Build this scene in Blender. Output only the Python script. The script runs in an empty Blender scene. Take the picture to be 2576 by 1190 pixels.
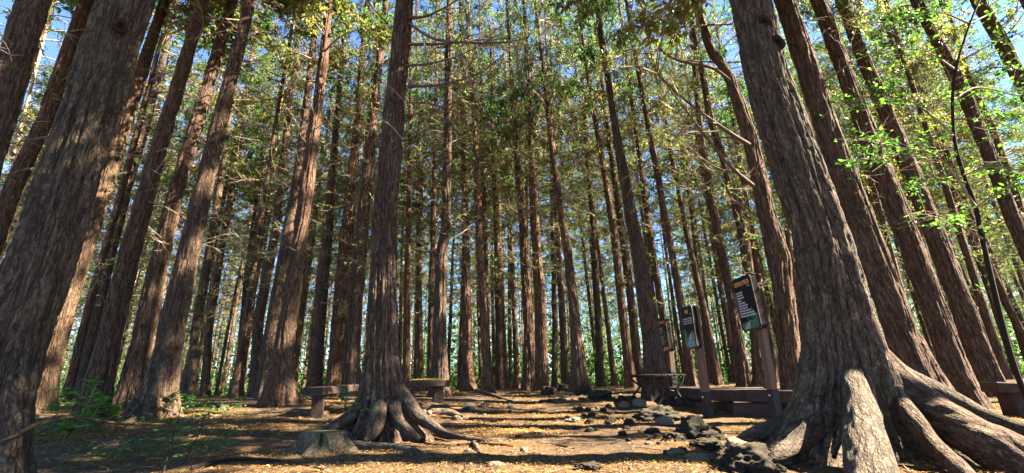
import bpy, math, random
import numpy as np
from mathutils import Vector, Matrix
C = bpy.context.scene
col = C.collection
PI = math.pi
rng = np.random.default_rng(11)
R = random.Random(5)

# ------------------------------------------------------------------ camera, sky, sun, exposure
F = 1120.0; CZ = 0.50; PITCH = math.radians(18.4); ROLL = math.radians(1.5)
fw = np.array([0, math.cos(PITCH), math.sin(PITCH)])
U0 = np.array([0, -math.sin(PITCH), math.cos(PITCH)]); R0 = np.array([1.0, 0, 0])
rt = math.cos(ROLL)*R0 - math.sin(ROLL)*U0
up = math.cos(ROLL)*U0 + math.sin(ROLL)*R0
cam = bpy.data.cameras.new('camera'); cam.sensor_width = 36; cam.lens = F/2576*36; cam.clip_start = .05; cam.clip_end = 1500
co = bpy.data.objects.new('camera', cam); col.objects.link(co)
co.matrix_world = Matrix(((rt[0], up[0], -fw[0], 0), (rt[1], up[1], -fw[1], 0), (rt[2], up[2], -fw[2], CZ), (0, 0, 0, 1)))
C.camera = co

SUN_EL = math.radians(40); SUN_AZ = math.atan2(0.99, -0.08)      # compass style: from +Y towards +X
sd = np.array([math.sin(SUN_AZ)*math.cos(SUN_EL), math.cos(SUN_AZ)*math.cos(SUN_EL), math.sin(SUN_EL)])
w = bpy.data.worlds.new('World'); C.world = w; w.use_nodes = True
nt = w.node_tree; nt.nodes.clear()
sky = nt.nodes.new('ShaderNodeTexSky'); sky.sky_type = 'NISHITA'; sky.sun_disc = False
sky.sun_elevation = SUN_EL; sky.sun_rotation = SUN_AZ; sky.ozone_density = 5.0; sky.dust_density = .1; sky.altitude = 2500
bg = nt.nodes.new('ShaderNodeBackground'); bg.inputs[1].default_value = 0.05
wo = nt.nodes.new('ShaderNodeOutputWorld')
nt.links.new(sky.outputs[0], bg.inputs[0]); nt.links.new(bg.outputs[0], wo.inputs[0])
sl = bpy.data.lights.new('sun', 'SUN'); sl.energy = 5.0; sl.angle = math.radians(.53); sl.color = (1, .88, .68)
so = bpy.data.objects.new('sun', sl); col.objects.link(so)
so.rotation_euler = Vector(sd).to_track_quat('Z', 'Y').to_euler()
C.view_settings.view_transform = 'Standard'; C.view_settings.look = 'None'; C.view_settings.gamma = 1
C.view_settings.exposure = 3.5
C.cycles.use_denoising = True
C.cycles.max_bounces = 7; C.cycles.diffuse_bounces = 4; C.cycles.transmission_bounces = 4; C.cycles.glossy_bounces = 2
C.cycles.sample_clamp_indirect = 6

# ------------------------------------------------------------------ helpers
def ss(a, b, x):
    t = np.clip((np.asarray(x, float)-a)/(b-a), 0, 1); return t*t*(3-2*t)
def hash3(i, j, k, s=0):
    n = (i*374761393 + j*668265263 + k*2147483647 + s*1274126177) & 0xffffffff
    n = ((n ^ (n >> 13))*1274126177) & 0xffffffff
    n = ((n ^ (n >> 15))*2246822519) & 0xffffffff
    return ((n ^ (n >> 16)) & 0xffffff)/float(0xffffff)
def vn(p, s=0):
    p = np.asarray(p, float); f = np.floor(p).astype(np.int64); t = p-f; t = t*t*(3-2*t)
    o = 0
    for a in (0, 1):
        for b in (0, 1):
            for c in (0, 1):
                h = hash3(f[:, 0]+a, f[:, 1]+b, f[:, 2]+c, s)
                o = o+h*(t[:, 0] if a else 1-t[:, 0])*(t[:, 1] if b else 1-t[:, 1])*(t[:, 2] if c else 1-t[:, 2])
    return o
def fbm(p, o=4, s=0):
    r = 0; a = .5
    for i in range(o):
        r = r+a*vn(p*2**i, s+i); a *= .5
    return r
def ground(x, y):
    x = np.asarray(x, float); y = np.asarray(y, float)
    z = .36*ss(4.8, 10.5, y+.5*np.clip(-x, 0, 3)) - .5*ss(16, 60, y) - .3*ss(20, 60, np.abs(x))
    z = z+.07*(fbm(np.stack([x*.55, y*.55, x*0+3.3], -1).reshape(-1, 3), 2).reshape(x.shape)-.37)
    z = z+.075*(fbm(np.stack([x*2.1, y*2.1, x*0+1.3], -1).reshape(-1, 3), 3).reshape(x.shape)-.43)
    return z
def g1(x, y): return float(ground(np.array([x]), np.array([y]))[0])
def ray(px, py):
    return fw + (px-1288)/F*rt + (595-py)/F*up
def P(px, py, d):                       # world point seen at that place, on the plane y = d
    r = ray(px, py); r = r*(d/r[1]); return np.array([r[0], r[1], r[2]+CZ])
_T = .6*1.008**np.arange(560)
def G(px, py):                          # the ground under a place in the photograph
    r = ray(px, py); r = r/r[1]; k = np.argmax(CZ+r[2]*_T < ground(r[0]*_T, _T)); t = _T[k] if k else 60.
    return np.array([r[0]*t, t, g1(r[0]*t, t)])
def proj(p):
    q = np.asarray(p)-np.array([0, 0, CZ]); d = q@fw
    return 1288+F*(q@rt)/d, 595-F*(q@up)/d, d

def mesh(name, V, polys, mats=(), mi=None, smooth=True):
    """polys: list of int arrays (N,3) or (N,4); mi: matching list of material index (int or array)"""
    me = bpy.data.meshes.new(name)
    V = np.asarray(V, np.float32); me.vertices.add(len(V)); me.vertices.foreach_set('co', V.ravel())
    polys = [np.asarray(p) for p in polys if len(p)]
    nl = sum(p.size for p in polys); npoly = sum(len(p) for p in polys)
    me.loops.add(nl); me.polygons.add(npoly)
    me.loops.foreach_set('vertex_index', np.concatenate([p.ravel() for p in polys]).astype(np.int32))
    tot = np.concatenate([np.full(len(p), p.shape[1]) for p in polys]); st = np.concatenate([[0], np.cumsum(tot)[:-1]])
    me.polygons.foreach_set('loop_start', st.astype(np.int32))
    me.polygons.foreach_set('loop_total', tot.astype(np.int32))
    for m in mats: me.materials.append(m)
    if mi is not None:
        me.polygons.foreach_set('material_index', np.concatenate([np.broadcast_to(m, (len(p),)) for m, p in zip(mi, polys)]).astype(np.int32))
    me.polygons.foreach_set('use_smooth', np.full(npoly, smooth, bool))
    me.update(calc_edges=True); me.validate()
    return me
class MB:
    def __init__(s): s.V = []; s.q = []; s.t = []; s.qm = []; s.tm = []; s.n = 0
    def add(s, V, q=None, t=None, m=0):
        V = np.asarray(V, float).reshape(-1, 3)
        if q is not None and len(q): s.q.append(np.asarray(q)+s.n); s.qm.append(np.broadcast_to(m, (len(q),)))
        if t is not None and len(t): s.t.append(np.asarray(t)+s.n); s.tm.append(np.full(len(t), m))
        s.V.append(V); s.n += len(V)
    def mesh(s, name, mats, smooth=True):
        P_, M_ = [], []
        if s.q: P_.append(np.concatenate(s.q)); M_.append(np.concatenate(s.qm))
        if s.t: P_.append(np.concatenate(s.t)); M_.append(np.concatenate(s.tm))
        return mesh(name, np.concatenate(s.V), P_, mats, M_, smooth)
    def obj(s, name, mats, parent=None, smooth=True): return link(name, s.mesh(name, mats, smooth), parent)
def link(name, data, parent=None):
    o = bpy.data.objects.new(name, data); col.objects.link(o)
    if parent is not None: o.parent = parent
    return o
def tag(o, label=None, cat=None, group=None, kind=None):
    for k, v in (('label', label), ('category', cat), ('group', group), ('kind', kind)):
        if v: o[k] = v
    return o
def thing(name, label, cat, loc=(0, 0, 0), group=None):
    o = bpy.data.objects.new(name, None); col.objects.link(o); o.location = loc; o.empty_display_size = .1
    return tag(o, label, cat, group)

def tube(pts, rad, n=5, cap=True):
    pts = np.asarray(pts, float); m = len(pts); rad = np.broadcast_to(rad, (m,))
    T = np.gradient(pts, axis=0); T /= np.linalg.norm(T, axis=1)[:, None]+1e-9
    a = np.array([0, 0, 1.]) if abs(T[0, 2]) < .8 else np.array([0, 1., 0])
    X = np.cross(T, a); X /= np.linalg.norm(X, axis=1)[:, None]+1e-9; Y = np.cross(T, X)
    th = np.arange(n)/n*2*PI
    V = pts[:, None]+rad[:, None, None]*(np.cos(th)[None, :, None]*X[:, None]+np.sin(th)[None, :, None]*Y[:, None])
    i, j = np.meshgrid(np.arange(m-1), np.arange(n), indexing='ij')
    q = np.stack([i*n+j, i*n+(j+1) % n, (i+1)*n+(j+1) % n, (i+1)*n+j], -1).reshape(-1, 4)
    return V.reshape(-1, 3), q, X, Y
def box(c, X, Y, Z, bev=.0):
    """box with half-extent vectors X, Y, Z about centre c; bevelled edges when bev > 0"""
    c, X, Y, Z = [np.asarray(v, float) for v in (c, X, Y, Z)]
    l = [np.linalg.norm(v) for v in (X, Y, Z)]; e = [v/k for v, k in zip((X, Y, Z), l)]
    b = min(bev, .4*min(l)) or 1e-4
    V = []; idx = {}
    for sx in (-1, 1):
        for sy in (-1, 1):
            for sz in (-1, 1):
                for k in range(3):
                    q = [l[0]-b, l[1]-b, l[2]-b]; q[k] = l[k]
                    idx[sx, sy, sz, k] = len(V); V.append(c+sx*q[0]*e[0]+sy*q[1]*e[1]+sz*q[2]*e[2])
    q, t = [], []
    I = lambda s, k: idx[s[0], s[1], s[2], k]
    for k in range(3):
        a, b2 = [x for x in range(3) if x != k]
        for s in (-1, 1):
            cs = []
            for (u, v) in ((-1, -1), (1, -1), (1, 1), (-1, 1)):
                z = [0, 0, 0]; z[k] = s; z[a] = u; z[b2] = v; cs.append(I(z, k))
            q.append(cs)
        for u in (-1, 1):
            for v in (-1, 1):
                z1 = [0, 0, 0]; z1[a] = u; z1[b2] = v; z1[k] = -1; z2 = list(z1); z2[k] = 1
                q.append([I(z1, a), I(z2, a), I(z2, b2), I(z1, b2)])
    for sx in (-1, 1):
        for sy in (-1, 1):
            for sz in (-1, 1): t.append([I((sx, sy, sz), 0), I((sx, sy, sz), 1), I((sx, sy, sz), 2)])
    return V, q, t

# ------------------------------------------------------------------ materials
def mat(name, rough=.85):
    m = bpy.data.materials.new(name); m.use_nodes = True; n = m.node_tree; n.nodes.clear()
    out = n.nodes.new('ShaderNodeOutputMaterial'); b = n.nodes.new('ShaderNodeBsdfPrincipled')
    b.inputs['Roughness'].default_value = rough; b.inputs['Specular IOR Level'].default_value = .25
    n.links.new(b.outputs[0], out.inputs[0])
    return m, n, b, out
def ramp(n, fac, stops, interp='LINEAR'):
    r = n.nodes.new('ShaderNodeValToRGB'); e = r.color_ramp.elements; r.color_ramp.interpolation = interp
    while len(e) < len(stops): e.new(.5)
    for k, (p, c) in zip(e, stops): k.position = p; k.color = (*c, 1)
    n.links.new(fac, r.inputs[0]); return r.outputs[0]
def noise(n, vec, scale, detail=4, rough=.6, dist=0):
    t = n.nodes.new('ShaderNodeTexNoise'); t.inputs['Scale'].default_value = scale; t.inputs['Detail'].default_value = detail
    t.inputs['Roughness'].default_value = rough; t.inputs['Distortion'].default_value = dist
    if vec is not None: n.links.new(vec, t.inputs['Vector'])
    return t.outputs['Fac']
def mapping(n, src, sc):
    m = n.nodes.new('ShaderNodeMapping'); m.inputs['Scale'].default_value = sc; n.links.new(src, m.inputs[0]); return m.outputs[0]
def mix(n, f, a, b, t='MIX'):
    m = n.nodes.new('ShaderNodeMix'); m.data_type = 'RGBA'; m.blend_type = t
    for s, v in ((m.inputs[0], f), (m.inputs[6], a), (m.inputs[7], b)):
        if hasattr(v, 'is_output'): n.links.new(v, s)
        elif isinstance(v, tuple): s.default_value = (*v, 1)
        else: s.default_value = v
    return m.outputs[2]
def math_(n, op, a, b=0.0):
    m = n.nodes.new('ShaderNodeMath'); m.operation = op
    for s, v in ((m.inputs[0], a), (m.inputs[1], b)):
        if hasattr(v, 'is_output'): n.links.new(v, s)
        else: s.default_value = v
    return m.outputs[0]
def bump(n, b, h, strength, dist):
    k = n.nodes.new('ShaderNodeBump'); k.inputs['Strength'].default_value = strength; k.inputs['Distance'].default_value = dist
    n.links.new(h, k.inputs['Height']); n.links.new(k.outputs[0], b.inputs['Normal']); return k
RT = {}
def root_version(m):
    if m.name not in RT: a = BA[m.name]; RT[m.name] = bark_mat(m.name+'_along', *a[:5], max(.12, min(a[6], .25)), a[7], True)
    return RT[m.name]
BA = {}
def bark_mat(name, dark, mid, light, sc=1.0, moss=.0, stretch=.1, bdist=.02, along=True):
    BA[name] = (dark, mid, light, sc, moss, 0, stretch, bdist)
    m, n, b, o = mat(name, .95)
    if along: at = n.nodes.new('ShaderNodeAttribute'); at.attribute_name = 'along'; tc = at.outputs['Vector']
    else: tc = n.nodes.new('ShaderNodeTexCoord').outputs['Object']
    oi = n.nodes.new('ShaderNodeObjectInfo').outputs['Random']
    v = mapping(n, tc, (1, 1, stretch))
    def crack(fac, w_):     # 0 in a fissure, 1 on the plates
        return math_(n, 'MINIMUM', math_(n, 'MULTIPLY', math_(n, 'ABSOLUTE', math_(n, 'SUBTRACT', fac, .5)), w_), 1.0)
    g1_ = crack(noise(n, v, 15*sc, 3, .55, .2), 13); g2_ = crack(noise(n, mapping(n, tc, (1, 1, stretch*2.6)), 34*sc, 3, .6, .2), 11)
    fib = noise(n, v, 70*sc, 5, .75, .2); plate = noise(n, mapping(n, tc, (1, 1, .3)), 21*sc, 4, .7)
    big = noise(n, mapping(n, tc, (1, 1, .4)), 2.6, 3, .5)
    h = math_(n, 'MULTIPLY', math_(n, 'ADD', math_(n, 'MULTIPLY', g1_, .6), .4), math_(n, 'ADD', math_(n, 'MULTIPLY', g2_, .45), .55))
    tone = math_(n, 'ADD', math_(n, 'MULTIPLY', fib, .5), math_(n, 'MULTIPLY', plate, .5))
    c = ramp(n, tone, ((.36, dark), (.47, mid), (.54, mid), (.66, light)))
    c = mix(n, math_(n, 'MULTIPLY', big, .35), c, (mid[0]*1.25, mid[1]*1.2, mid[2]*1.2), 'MIX')
    c = mix(n, ramp(n, h, ((.35, (.85, .85, .85)), (.85, (0, 0, 0)))), c, dark)
    tint = ramp(n, oi, ((0, (.80, .78, .74)), (.5, (1.0, .90, .80)), (1, (1.22, .96, .74))))
    c = mix(n, 1.0, c, tint, 'MULTIPLY')
    if moss:
        mo = noise(n, mapping(n, tc, (1, 1, .5)), 2.2, 5, .7)
        c = mix(n, ramp(n, mo, ((.62-moss*.2, (0, 0, 0)), (.78-moss*.2, (.5, .5, .5)))), c, (.05, .062, .028))
    n.links.new(c, b.inputs['Base Color'])
    hh = math_(n, 'ADD', h, math_(n, 'MULTIPLY', tone, .7)); bump(n, b, hh, 1.0, bdist); return m
bark = bark_mat('cedar_bark', (.02, .013, .010), (.13, .085, .062), (.31, .24, .19), 1.4, .0, .15)
bark_moss = bark_mat('mossy_cedar_bark', (.02, .014, .010), (.115, .084, .062), (.32, .26, .2), 1.4, .5, .15)
bark_far = bark_mat('young_cedar_bark', (.028, .018, .013), (.16, .10, .07), (.34, .26, .19), .7, .0, .2, .03)
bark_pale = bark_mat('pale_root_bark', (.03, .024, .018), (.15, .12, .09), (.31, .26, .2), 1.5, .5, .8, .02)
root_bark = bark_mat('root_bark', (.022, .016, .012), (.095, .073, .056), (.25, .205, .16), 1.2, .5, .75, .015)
def simple(name, c, rough=.85, var=.25, sc=30., stretch=(1, 1, 1), bd=.0):
    m, n, b, o = mat(name, rough); tc = n.nodes.new('ShaderNodeTexCoord').outputs['Object']
    a = noise(n, mapping(n, tc, stretch), sc, 4, .6)
    n.links.new(ramp(n, a, ((.3, tuple(k*(1-var) for k in c)), (.7, tuple(k*(1+var) for k in c)))), b.inputs['Base Color'])
    if bd: bump(n, b, a, .7, bd)
    return m
twig = simple('dry_twig', (.21, .16, .108), .9, .5, 6)
litter_twig = simple('litter_twig', (.12, .075, .045), .9, .5, 9)
branch_m = simple('bare_limb', (.095, .066, .048), .9, .5, 20, (1, 1, 1), .004)
wood = simple('brown_stained_timber', (.042, .026, .02), .8, .45, 18, (1, 1, 1), .003)
wood_light = simple('pinkish_post_timber', (.115, .068, .046), .7, .3, 14, (4, 4, .4), .002)
black_band = simple('black_post_foot', (.02, .018, .018), .6, .3, 10)
iron = simple('black_cast_iron', (.018, .017, .018), .45, .3, 40, (1, 1, 1), .002)
steel = simple('bolt_steel', (.5, .5, .5), .35, .1)
def leaf_mat(name, cols, trans=.45, rough=.5):
    m, n, b, o = mat(name, rough)
    geo = n.nodes.new('ShaderNodeNewGeometry'); oi = n.nodes.new('ShaderNodeObjectInfo').outputs['Random']
    f = math_(n, 'FRACT', math_(n, 'ADD', geo.outputs['Random Per Island'], math_(n, 'MULTIPLY', oi, .37)))
    c = ramp(n, f, cols); n.links.new(c, b.inputs['Base Color'])
    tr = n.nodes.new('ShaderNodeBsdfTranslucent'); n.links.new(mix(n, 1.0, c, (1.9, 2.6, .8), 'MULTIPLY'), tr.inputs[0])
    ms = n.nodes.new('ShaderNodeMixShader'); ms.inputs[0].default_value = trans
    n.links.new(b.outputs[0], ms.inputs[1]); n.links.new(tr.outputs[0], ms.inputs[2]); n.links.new(ms.outputs[0], o.inputs[0])
    return m
needle = leaf_mat('cypress_foliage', ((0, (.022, .055, .022)), (.3, (.04, .085, .024)), (.55, (.03, .065, .03)), (.78, (.075, .12, .028)), (.93, (.12, .125, .04)), (1, (.15, .105, .045))), .45)
needle_d = leaf_mat('dry_cypress_foliage', ((0, (.14, .10, .05)), (.5, (.11, .115, .045)), (1, (.24, .175, .08))), .35)
broad = leaf_mat('broad_green_leaf', ((0, (.045, .11, .03)), (.5, (.075, .17, .035)), (1, (.13, .24, .05))), .5, .4)
broad_d = leaf_mat('dark_glossy_leaf', ((0, (.02, .05, .022)), (.6, (.035, .08, .03)), (1, (.06, .12, .035))), .3, .35)
def rock_mat(name, a, b_, moss, pale=0):
    m, n, b, o = mat(name, .9); tc = n.nodes.new('ShaderNodeTexCoord').outputs['Object']
    h = noise(n, tc, 22, 6, .7); h2 = noise(n, tc, 5, 4, .6)
    c = ramp(n, h, ((.3, a), (.7, b_)))
    c = mix(n, ramp(n, h2, ((.5, (0, 0, 0)), (.66, (moss,)*3))), c, (.06, .075, .025))
    gn = n.nodes.new('ShaderNodeNewGeometry'); sx = n.nodes.new('ShaderNodeSeparateXYZ'); n.links.new(gn.outputs['Normal'], sx.inputs[0])
    dust = math_(n, 'MULTIPLY', ramp(n, sx.outputs[2], ((.45, (0, 0, 0)), (.95, (.5, .5, .5)))), ramp(n, noise(n, tc, 9, 5, .7), ((.42, (0, 0, 0)), (.58, (1, 1, 1)))))
    c = mix(n, dust, c, (.17, .10, .045))
    n.links.new(c, b.inputs['Base Color']); bump(n, b, h, 1, .03); return m
lava = rock_mat('black_lava_rock', (.008, .007, .006), (.045, .038, .032), .7)
pale = rock_mat('pale_stone', (.15, .125, .095), (.36, .31, .24), .45)

# ground: brown soil under a carpet of orange-brown needles
m, n, b, o = mat('needle_carpet', .95); tc = n.nodes.new('ShaderNodeTexCoord').outputs['Object']
fine = noise(n, tc, 55, 5, .75, .4); mid = noise(n, tc, 7, 5, .65); big = noise(n, tc, .9, 3, .5)
str1 = noise(n, mapping(n, tc, (14, 60, 20)), 1.6, 4, .6, 2.0)
c1 = ramp(n, math_(n, 'ADD', math_(n, 'MULTIPLY', fine, .6), math_(n, 'MULTIPLY', str1, .4)), ((.36, (.024, .016, .011)), (.48, (.10, .056, .025)), (.6, (.21, .112, .040)), (.74, (.35, .205, .08))))
c2 = ramp(n, fine, ((.35, (.018, .014, .012)), (.65, (.085, .058, .038))))
f = ramp(n, math_(n, 'ADD', math_(n, 'MULTIPLY', mid, .6), math_(n, 'MULTIPLY', big, .4)), ((.42, (0, 0, 0)), (.56, (1, 1, 1))))
n.links.new(mix(n, f, c2, c1), b.inputs['Base Color']); bump(n, b, fine, 1, .03); ground_m = m
litter_m = leaf_mat('dry_needles', ((0, (.08, .036, .015)), (.3, (.19, .092, .03)), (.6, (.31, .165, .052)), (.85, (.40, .24, .09)), (1, (.24, .17, .11))), .15, .8)
leaf_litter = leaf_mat('fallen_leaf', ((0, (.06, .036, .02)), (.5, (.15, .085, .04)), (1, (.28, .19, .10))), .15, .7)

# ------------------------------------------------------------------ ground sheet
N = 620
u = np.linspace(-1, 1, N); ax = 3.6*np.sinh(5.35*u)
X, Y = np.meshgrid(ax, ax+4.0, indexing='ij'); Z = ground(X, Y)
fine_b = fbm(np.stack([X*6, Y*6, X*0], -1).reshape(-1, 3), 3).reshape(X.shape)-.43
Z = Z+.035*fine_b*(1-ss(12, 30, np.hypot(X, Y)))
i, j = np.meshgrid(np.arange(N-1), np.arange(N-1), indexing='ij')
q = np.stack([i*N+j, (i+1)*N+j, (i+1)*N+j+1, i*N+j+1], -1).reshape(-1, 4)
go = link('ground', mesh('ground', np.stack([X, Y, Z], -1).reshape(-1, 3), [q], [ground_m]))
tag(go, kind='structure')

# ------------------------------------------------------------------ trunks
def along(me, v):
    at = me.attributes.new('along', 'FLOAT_VECTOR', 'POINT'); at.data.foreach_set('vector', np.asarray(v, np.float32).ravel())
def trunk_mesh(pts, rad, name, m, seg=24, ringlen=.25, amp=.0, flare=.0, fh=.3, lobes=(), seed=0, flute=.0, cracks=()):
    """round trunk along pts (rising); bark relief amp (m); root flare with lobes (angle, weight)"""
    pts = np.asarray(pts, float); zz = pts[:, 2]
    z = [zz[0]]
    while z[-1] < zz[-1]:
        h = z[-1]-zz[0]; z.append(z[-1]+ringlen*(1 if h < 2.5 else 1+(h-2.5)*.5) )
    z = np.array(z); z[-1] = zz[-1]
    cx = np.interp(z, zz, pts[:, 0]); cy = np.interp(z, zz, pts[:, 1]); r = np.interp(z, zz, rad)
    th = np.arange(seg)/seg*2*PI
    h = z-zz[0]
    Rr = np.repeat(r[:, None], seg, 1)
    if flare:
        L = np.zeros((1, seg))
        for a, wgt in lobes: L = L+wgt*np.maximum(0, np.cos(th-a))[None]**9
        L = L+.10
        Rr = Rr+r[:, None]*flare*L*np.exp(-h/fh)[:, None]+r[:, None]*.35*flare*L*np.exp(-h/(fh*3))[:, None]*.5
    ux, uy = np.cos(th)[None], np.sin(th)[None]
    for a, dp, wd_, hs in cracks:
        w1 = (vn(np.stack([h*1.3, h*0, h*0+a*7], -1), seed)-.5)*.35; dth = np.angle(np.exp(1j*(th[None]-a-w1[:, None])))
        Rr = Rr-Rr*(dp*(.2+.8*np.exp(-h/hs)))[:, None]*np.exp(-(dth/wd_)**2)
    if flute:
        f0 = vn(np.stack([ux*1.9+h[:, None]*.05, uy*1.9+h[:, None]*.0, np.repeat(h[:, None]*.35, seg, 1)], -1).reshape(-1, 3), seed+21).reshape(Rr.shape)
        Rr = Rr*(1+flute*(-np.exp(-((2*f0-1)/.16)**2)*1.3+1.2*(f0-.5)))
    if amp:
        q = np.stack([(ux*r[:, None]), (uy*r[:, None]), np.repeat(z[:, None], seg, 1)], -1).reshape(-1, 3)
        wob = (vn(q*np.array([3, 3, 1.2]), seed+9)-.5)*.25
        qq = q*np.array([1, 1, .075]); qq[:, :2] += wob[:, None]*.12
        g_ = lambda v_, w_: -np.exp(-((2*v_-1)/w_)**2)
        n1 = g_(vn(qq*21, seed), .22); n2 = g_(vn(qq*np.array([46, 46, 110]), seed+1), .25)
        n3 = vn(q*np.array([70, 70, 26]), seed+2); n0 = vn(q*np.array([5, 5, .5]), seed+3); n4 = vn(q*np.array([26, 26, 6]), seed+5)
        d = amp*(1.3*n1+.7*n2+.5*(n3-.5)+1.0*(n4-.5)+.6)+amp*2.6*(n0-.5)
        Rr = Rr+d.reshape(Rr.shape)
    V = np.stack([cx[:, None]+Rr*ux, cy[:, None]+Rr*uy, np.repeat(z[:, None], seg, 1)], -1)
    m_ = len(z); i, j = np.meshgrid(np.arange(m_-1), np.arange(seg), indexing='ij')
    q = np.stack([i*seg+j, i*seg+(j+1) % seg, (i+1)*seg+(j+1) % seg, (i+1)*seg+j], -1).reshape(-1, 4)
    me = mesh(name, V.reshape(-1, 3), [q], [m]); k_ = 1+.8*np.exp(-h/.3)[:, None] if flare else 1.0
    along(me, np.stack([ux*r[:, None]*k_, uy*r[:, None]*k_, np.repeat(z[:, None], seg, 1)], -1)); return me
def root_obj(parent, org, spec, m, amp=.012, seg=40, name='root', seed=0, flat=.0):
    """spec: list of (px, py, depth, radius)"""
    pts = np.array([P(a, b_, d)-org for a, b_, d, r in spec]); rad = np.array([s[3] for s in spec])
    return root_pts(parent, pts, rad, m, amp, seg, name, seed)
def spline(pts, k):
    pts = np.asarray(pts, float); n_ = len(pts)
    e = np.vstack([2*pts[0]-pts[1], pts, 2*pts[-1]-pts[-2]]); out = []
    for i in range(n_-1):
        p0, p1, p2, p3 = e[i:i+4]
        for t in np.linspace(0, 1, k, endpoint=False):
            out.append(.5*(2*p1+(p2-p0)*t+(2*p0-5*p1+4*p2-p3)*t*t+(3*p1-p0-3*p2+p3)*t**3))
    out.append(pts[-1]); return np.array(out)
def root_pts(parent, pts, rad, m, amp=.012, seg=40, name='root', seed=0, k=14):
    pr = spline(np.column_stack([pts, rad]), k); p = pr[:, :3]; r = np.maximum(pr[:, 3], .004)
    V, q, _, _ = tube(p, r, seg)
    ctr = np.repeat(p, seg, 0); d = V-ctr; rr = np.linalg.norm(d, axis=1)[:, None]+1e-6; dn = d/rr
    s = np.concatenate([[0], np.cumsum(np.linalg.norm(np.diff(p, axis=0), axis=1))]); s = np.repeat(s, seg)
    th = np.tile(np.arange(seg)/seg*2*PI, len(p))
    qq = np.stack([np.cos(th)*rr[:, 0]*18, np.sin(th)*rr[:, 0]*18, s*3.5], -1)
    dd = (1-np.abs(2*vn(qq, seed)-1))**.6-.6+.7*(vn(qq*np.array([.3, .3, 1]), seed+4)-.5)*1.6+.5*(vn(qq*3, seed+5)-.5)
    V = V+dn*(dd*amp)[:, None]
    me = mesh(name, V, [q], [root_version(m)]); at = me.attributes.new('along', 'FLOAT_VECTOR', 'POINT')
    at.data.foreach_set('vector', np.stack([np.cos(th)*rr[:, 0], np.sin(th)*rr[:, 0], s], -1).astype(np.float32).ravel())
    return link(name, me, parent)

# ------------------------------------------------------------------ foliage building blocks
def unit(v): return v/(np.linalg.norm(v, axis=-1, keepdims=True)+1e-9)
def blades(mb, ctr, dirs, length, width, m=0, per=3, spread=.7):
    """sprays of narrow leaf blades fanning out from each centre"""
    n_ = len(ctr)
    for k in range(per):
        d = unit(dirs+spread*rng.normal(size=(n_, 3))); s = unit(np.cross(d, rng.normal(size=(n_, 3))))
        L = length*rng.uniform(.6, 1.25, (n_, 1)); W = width*rng.uniform(.6, 1.3, (n_, 1))
        a = ctr; bb = ctr+d*L*.55+s*W*.5; c = ctr+d*L; e = ctr+d*L*.5-s*W*.5
        V = np.stack([a, bb, c, e], 1).reshape(-1, 3); q = np.arange(n_*4).reshape(-1, 4)
        mb.add(V, q, None, m)
def twig_tubes(mb, P0, P1, P2, r0, r1, m=0):
    """many three-sided two-segment twigs at once"""
    n_ = len(P0); pts = np.stack([P0, P1, P2], 1); d = unit(P2-P0); X = unit(np.cross(d, rng.normal(size=(n_, 3)))); Y = np.cross(d, X)
    rr = np.stack([r0, (r0+r1)/2, r1], 1); V = []
    for k in range(3):
        for a in range(3):
            V.append(pts[:, k]+rr[:, k, None]*(math.cos(a*2.094)*X+math.sin(a*2.094)*Y))
    V = np.stack(V, 1).reshape(-1, 3); base = np.arange(n_)[:, None]*9; q = []
    for k in range(2):
        for a in range(3):
            q.append(np.concatenate([base+k*3+a, base+k*3+(a+1) % 3, base+(k+1)*3+(a+1) % 3, base+(k+1)*3+a], 1))
    mb.add(V, np.concatenate(q), None, m)
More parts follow.
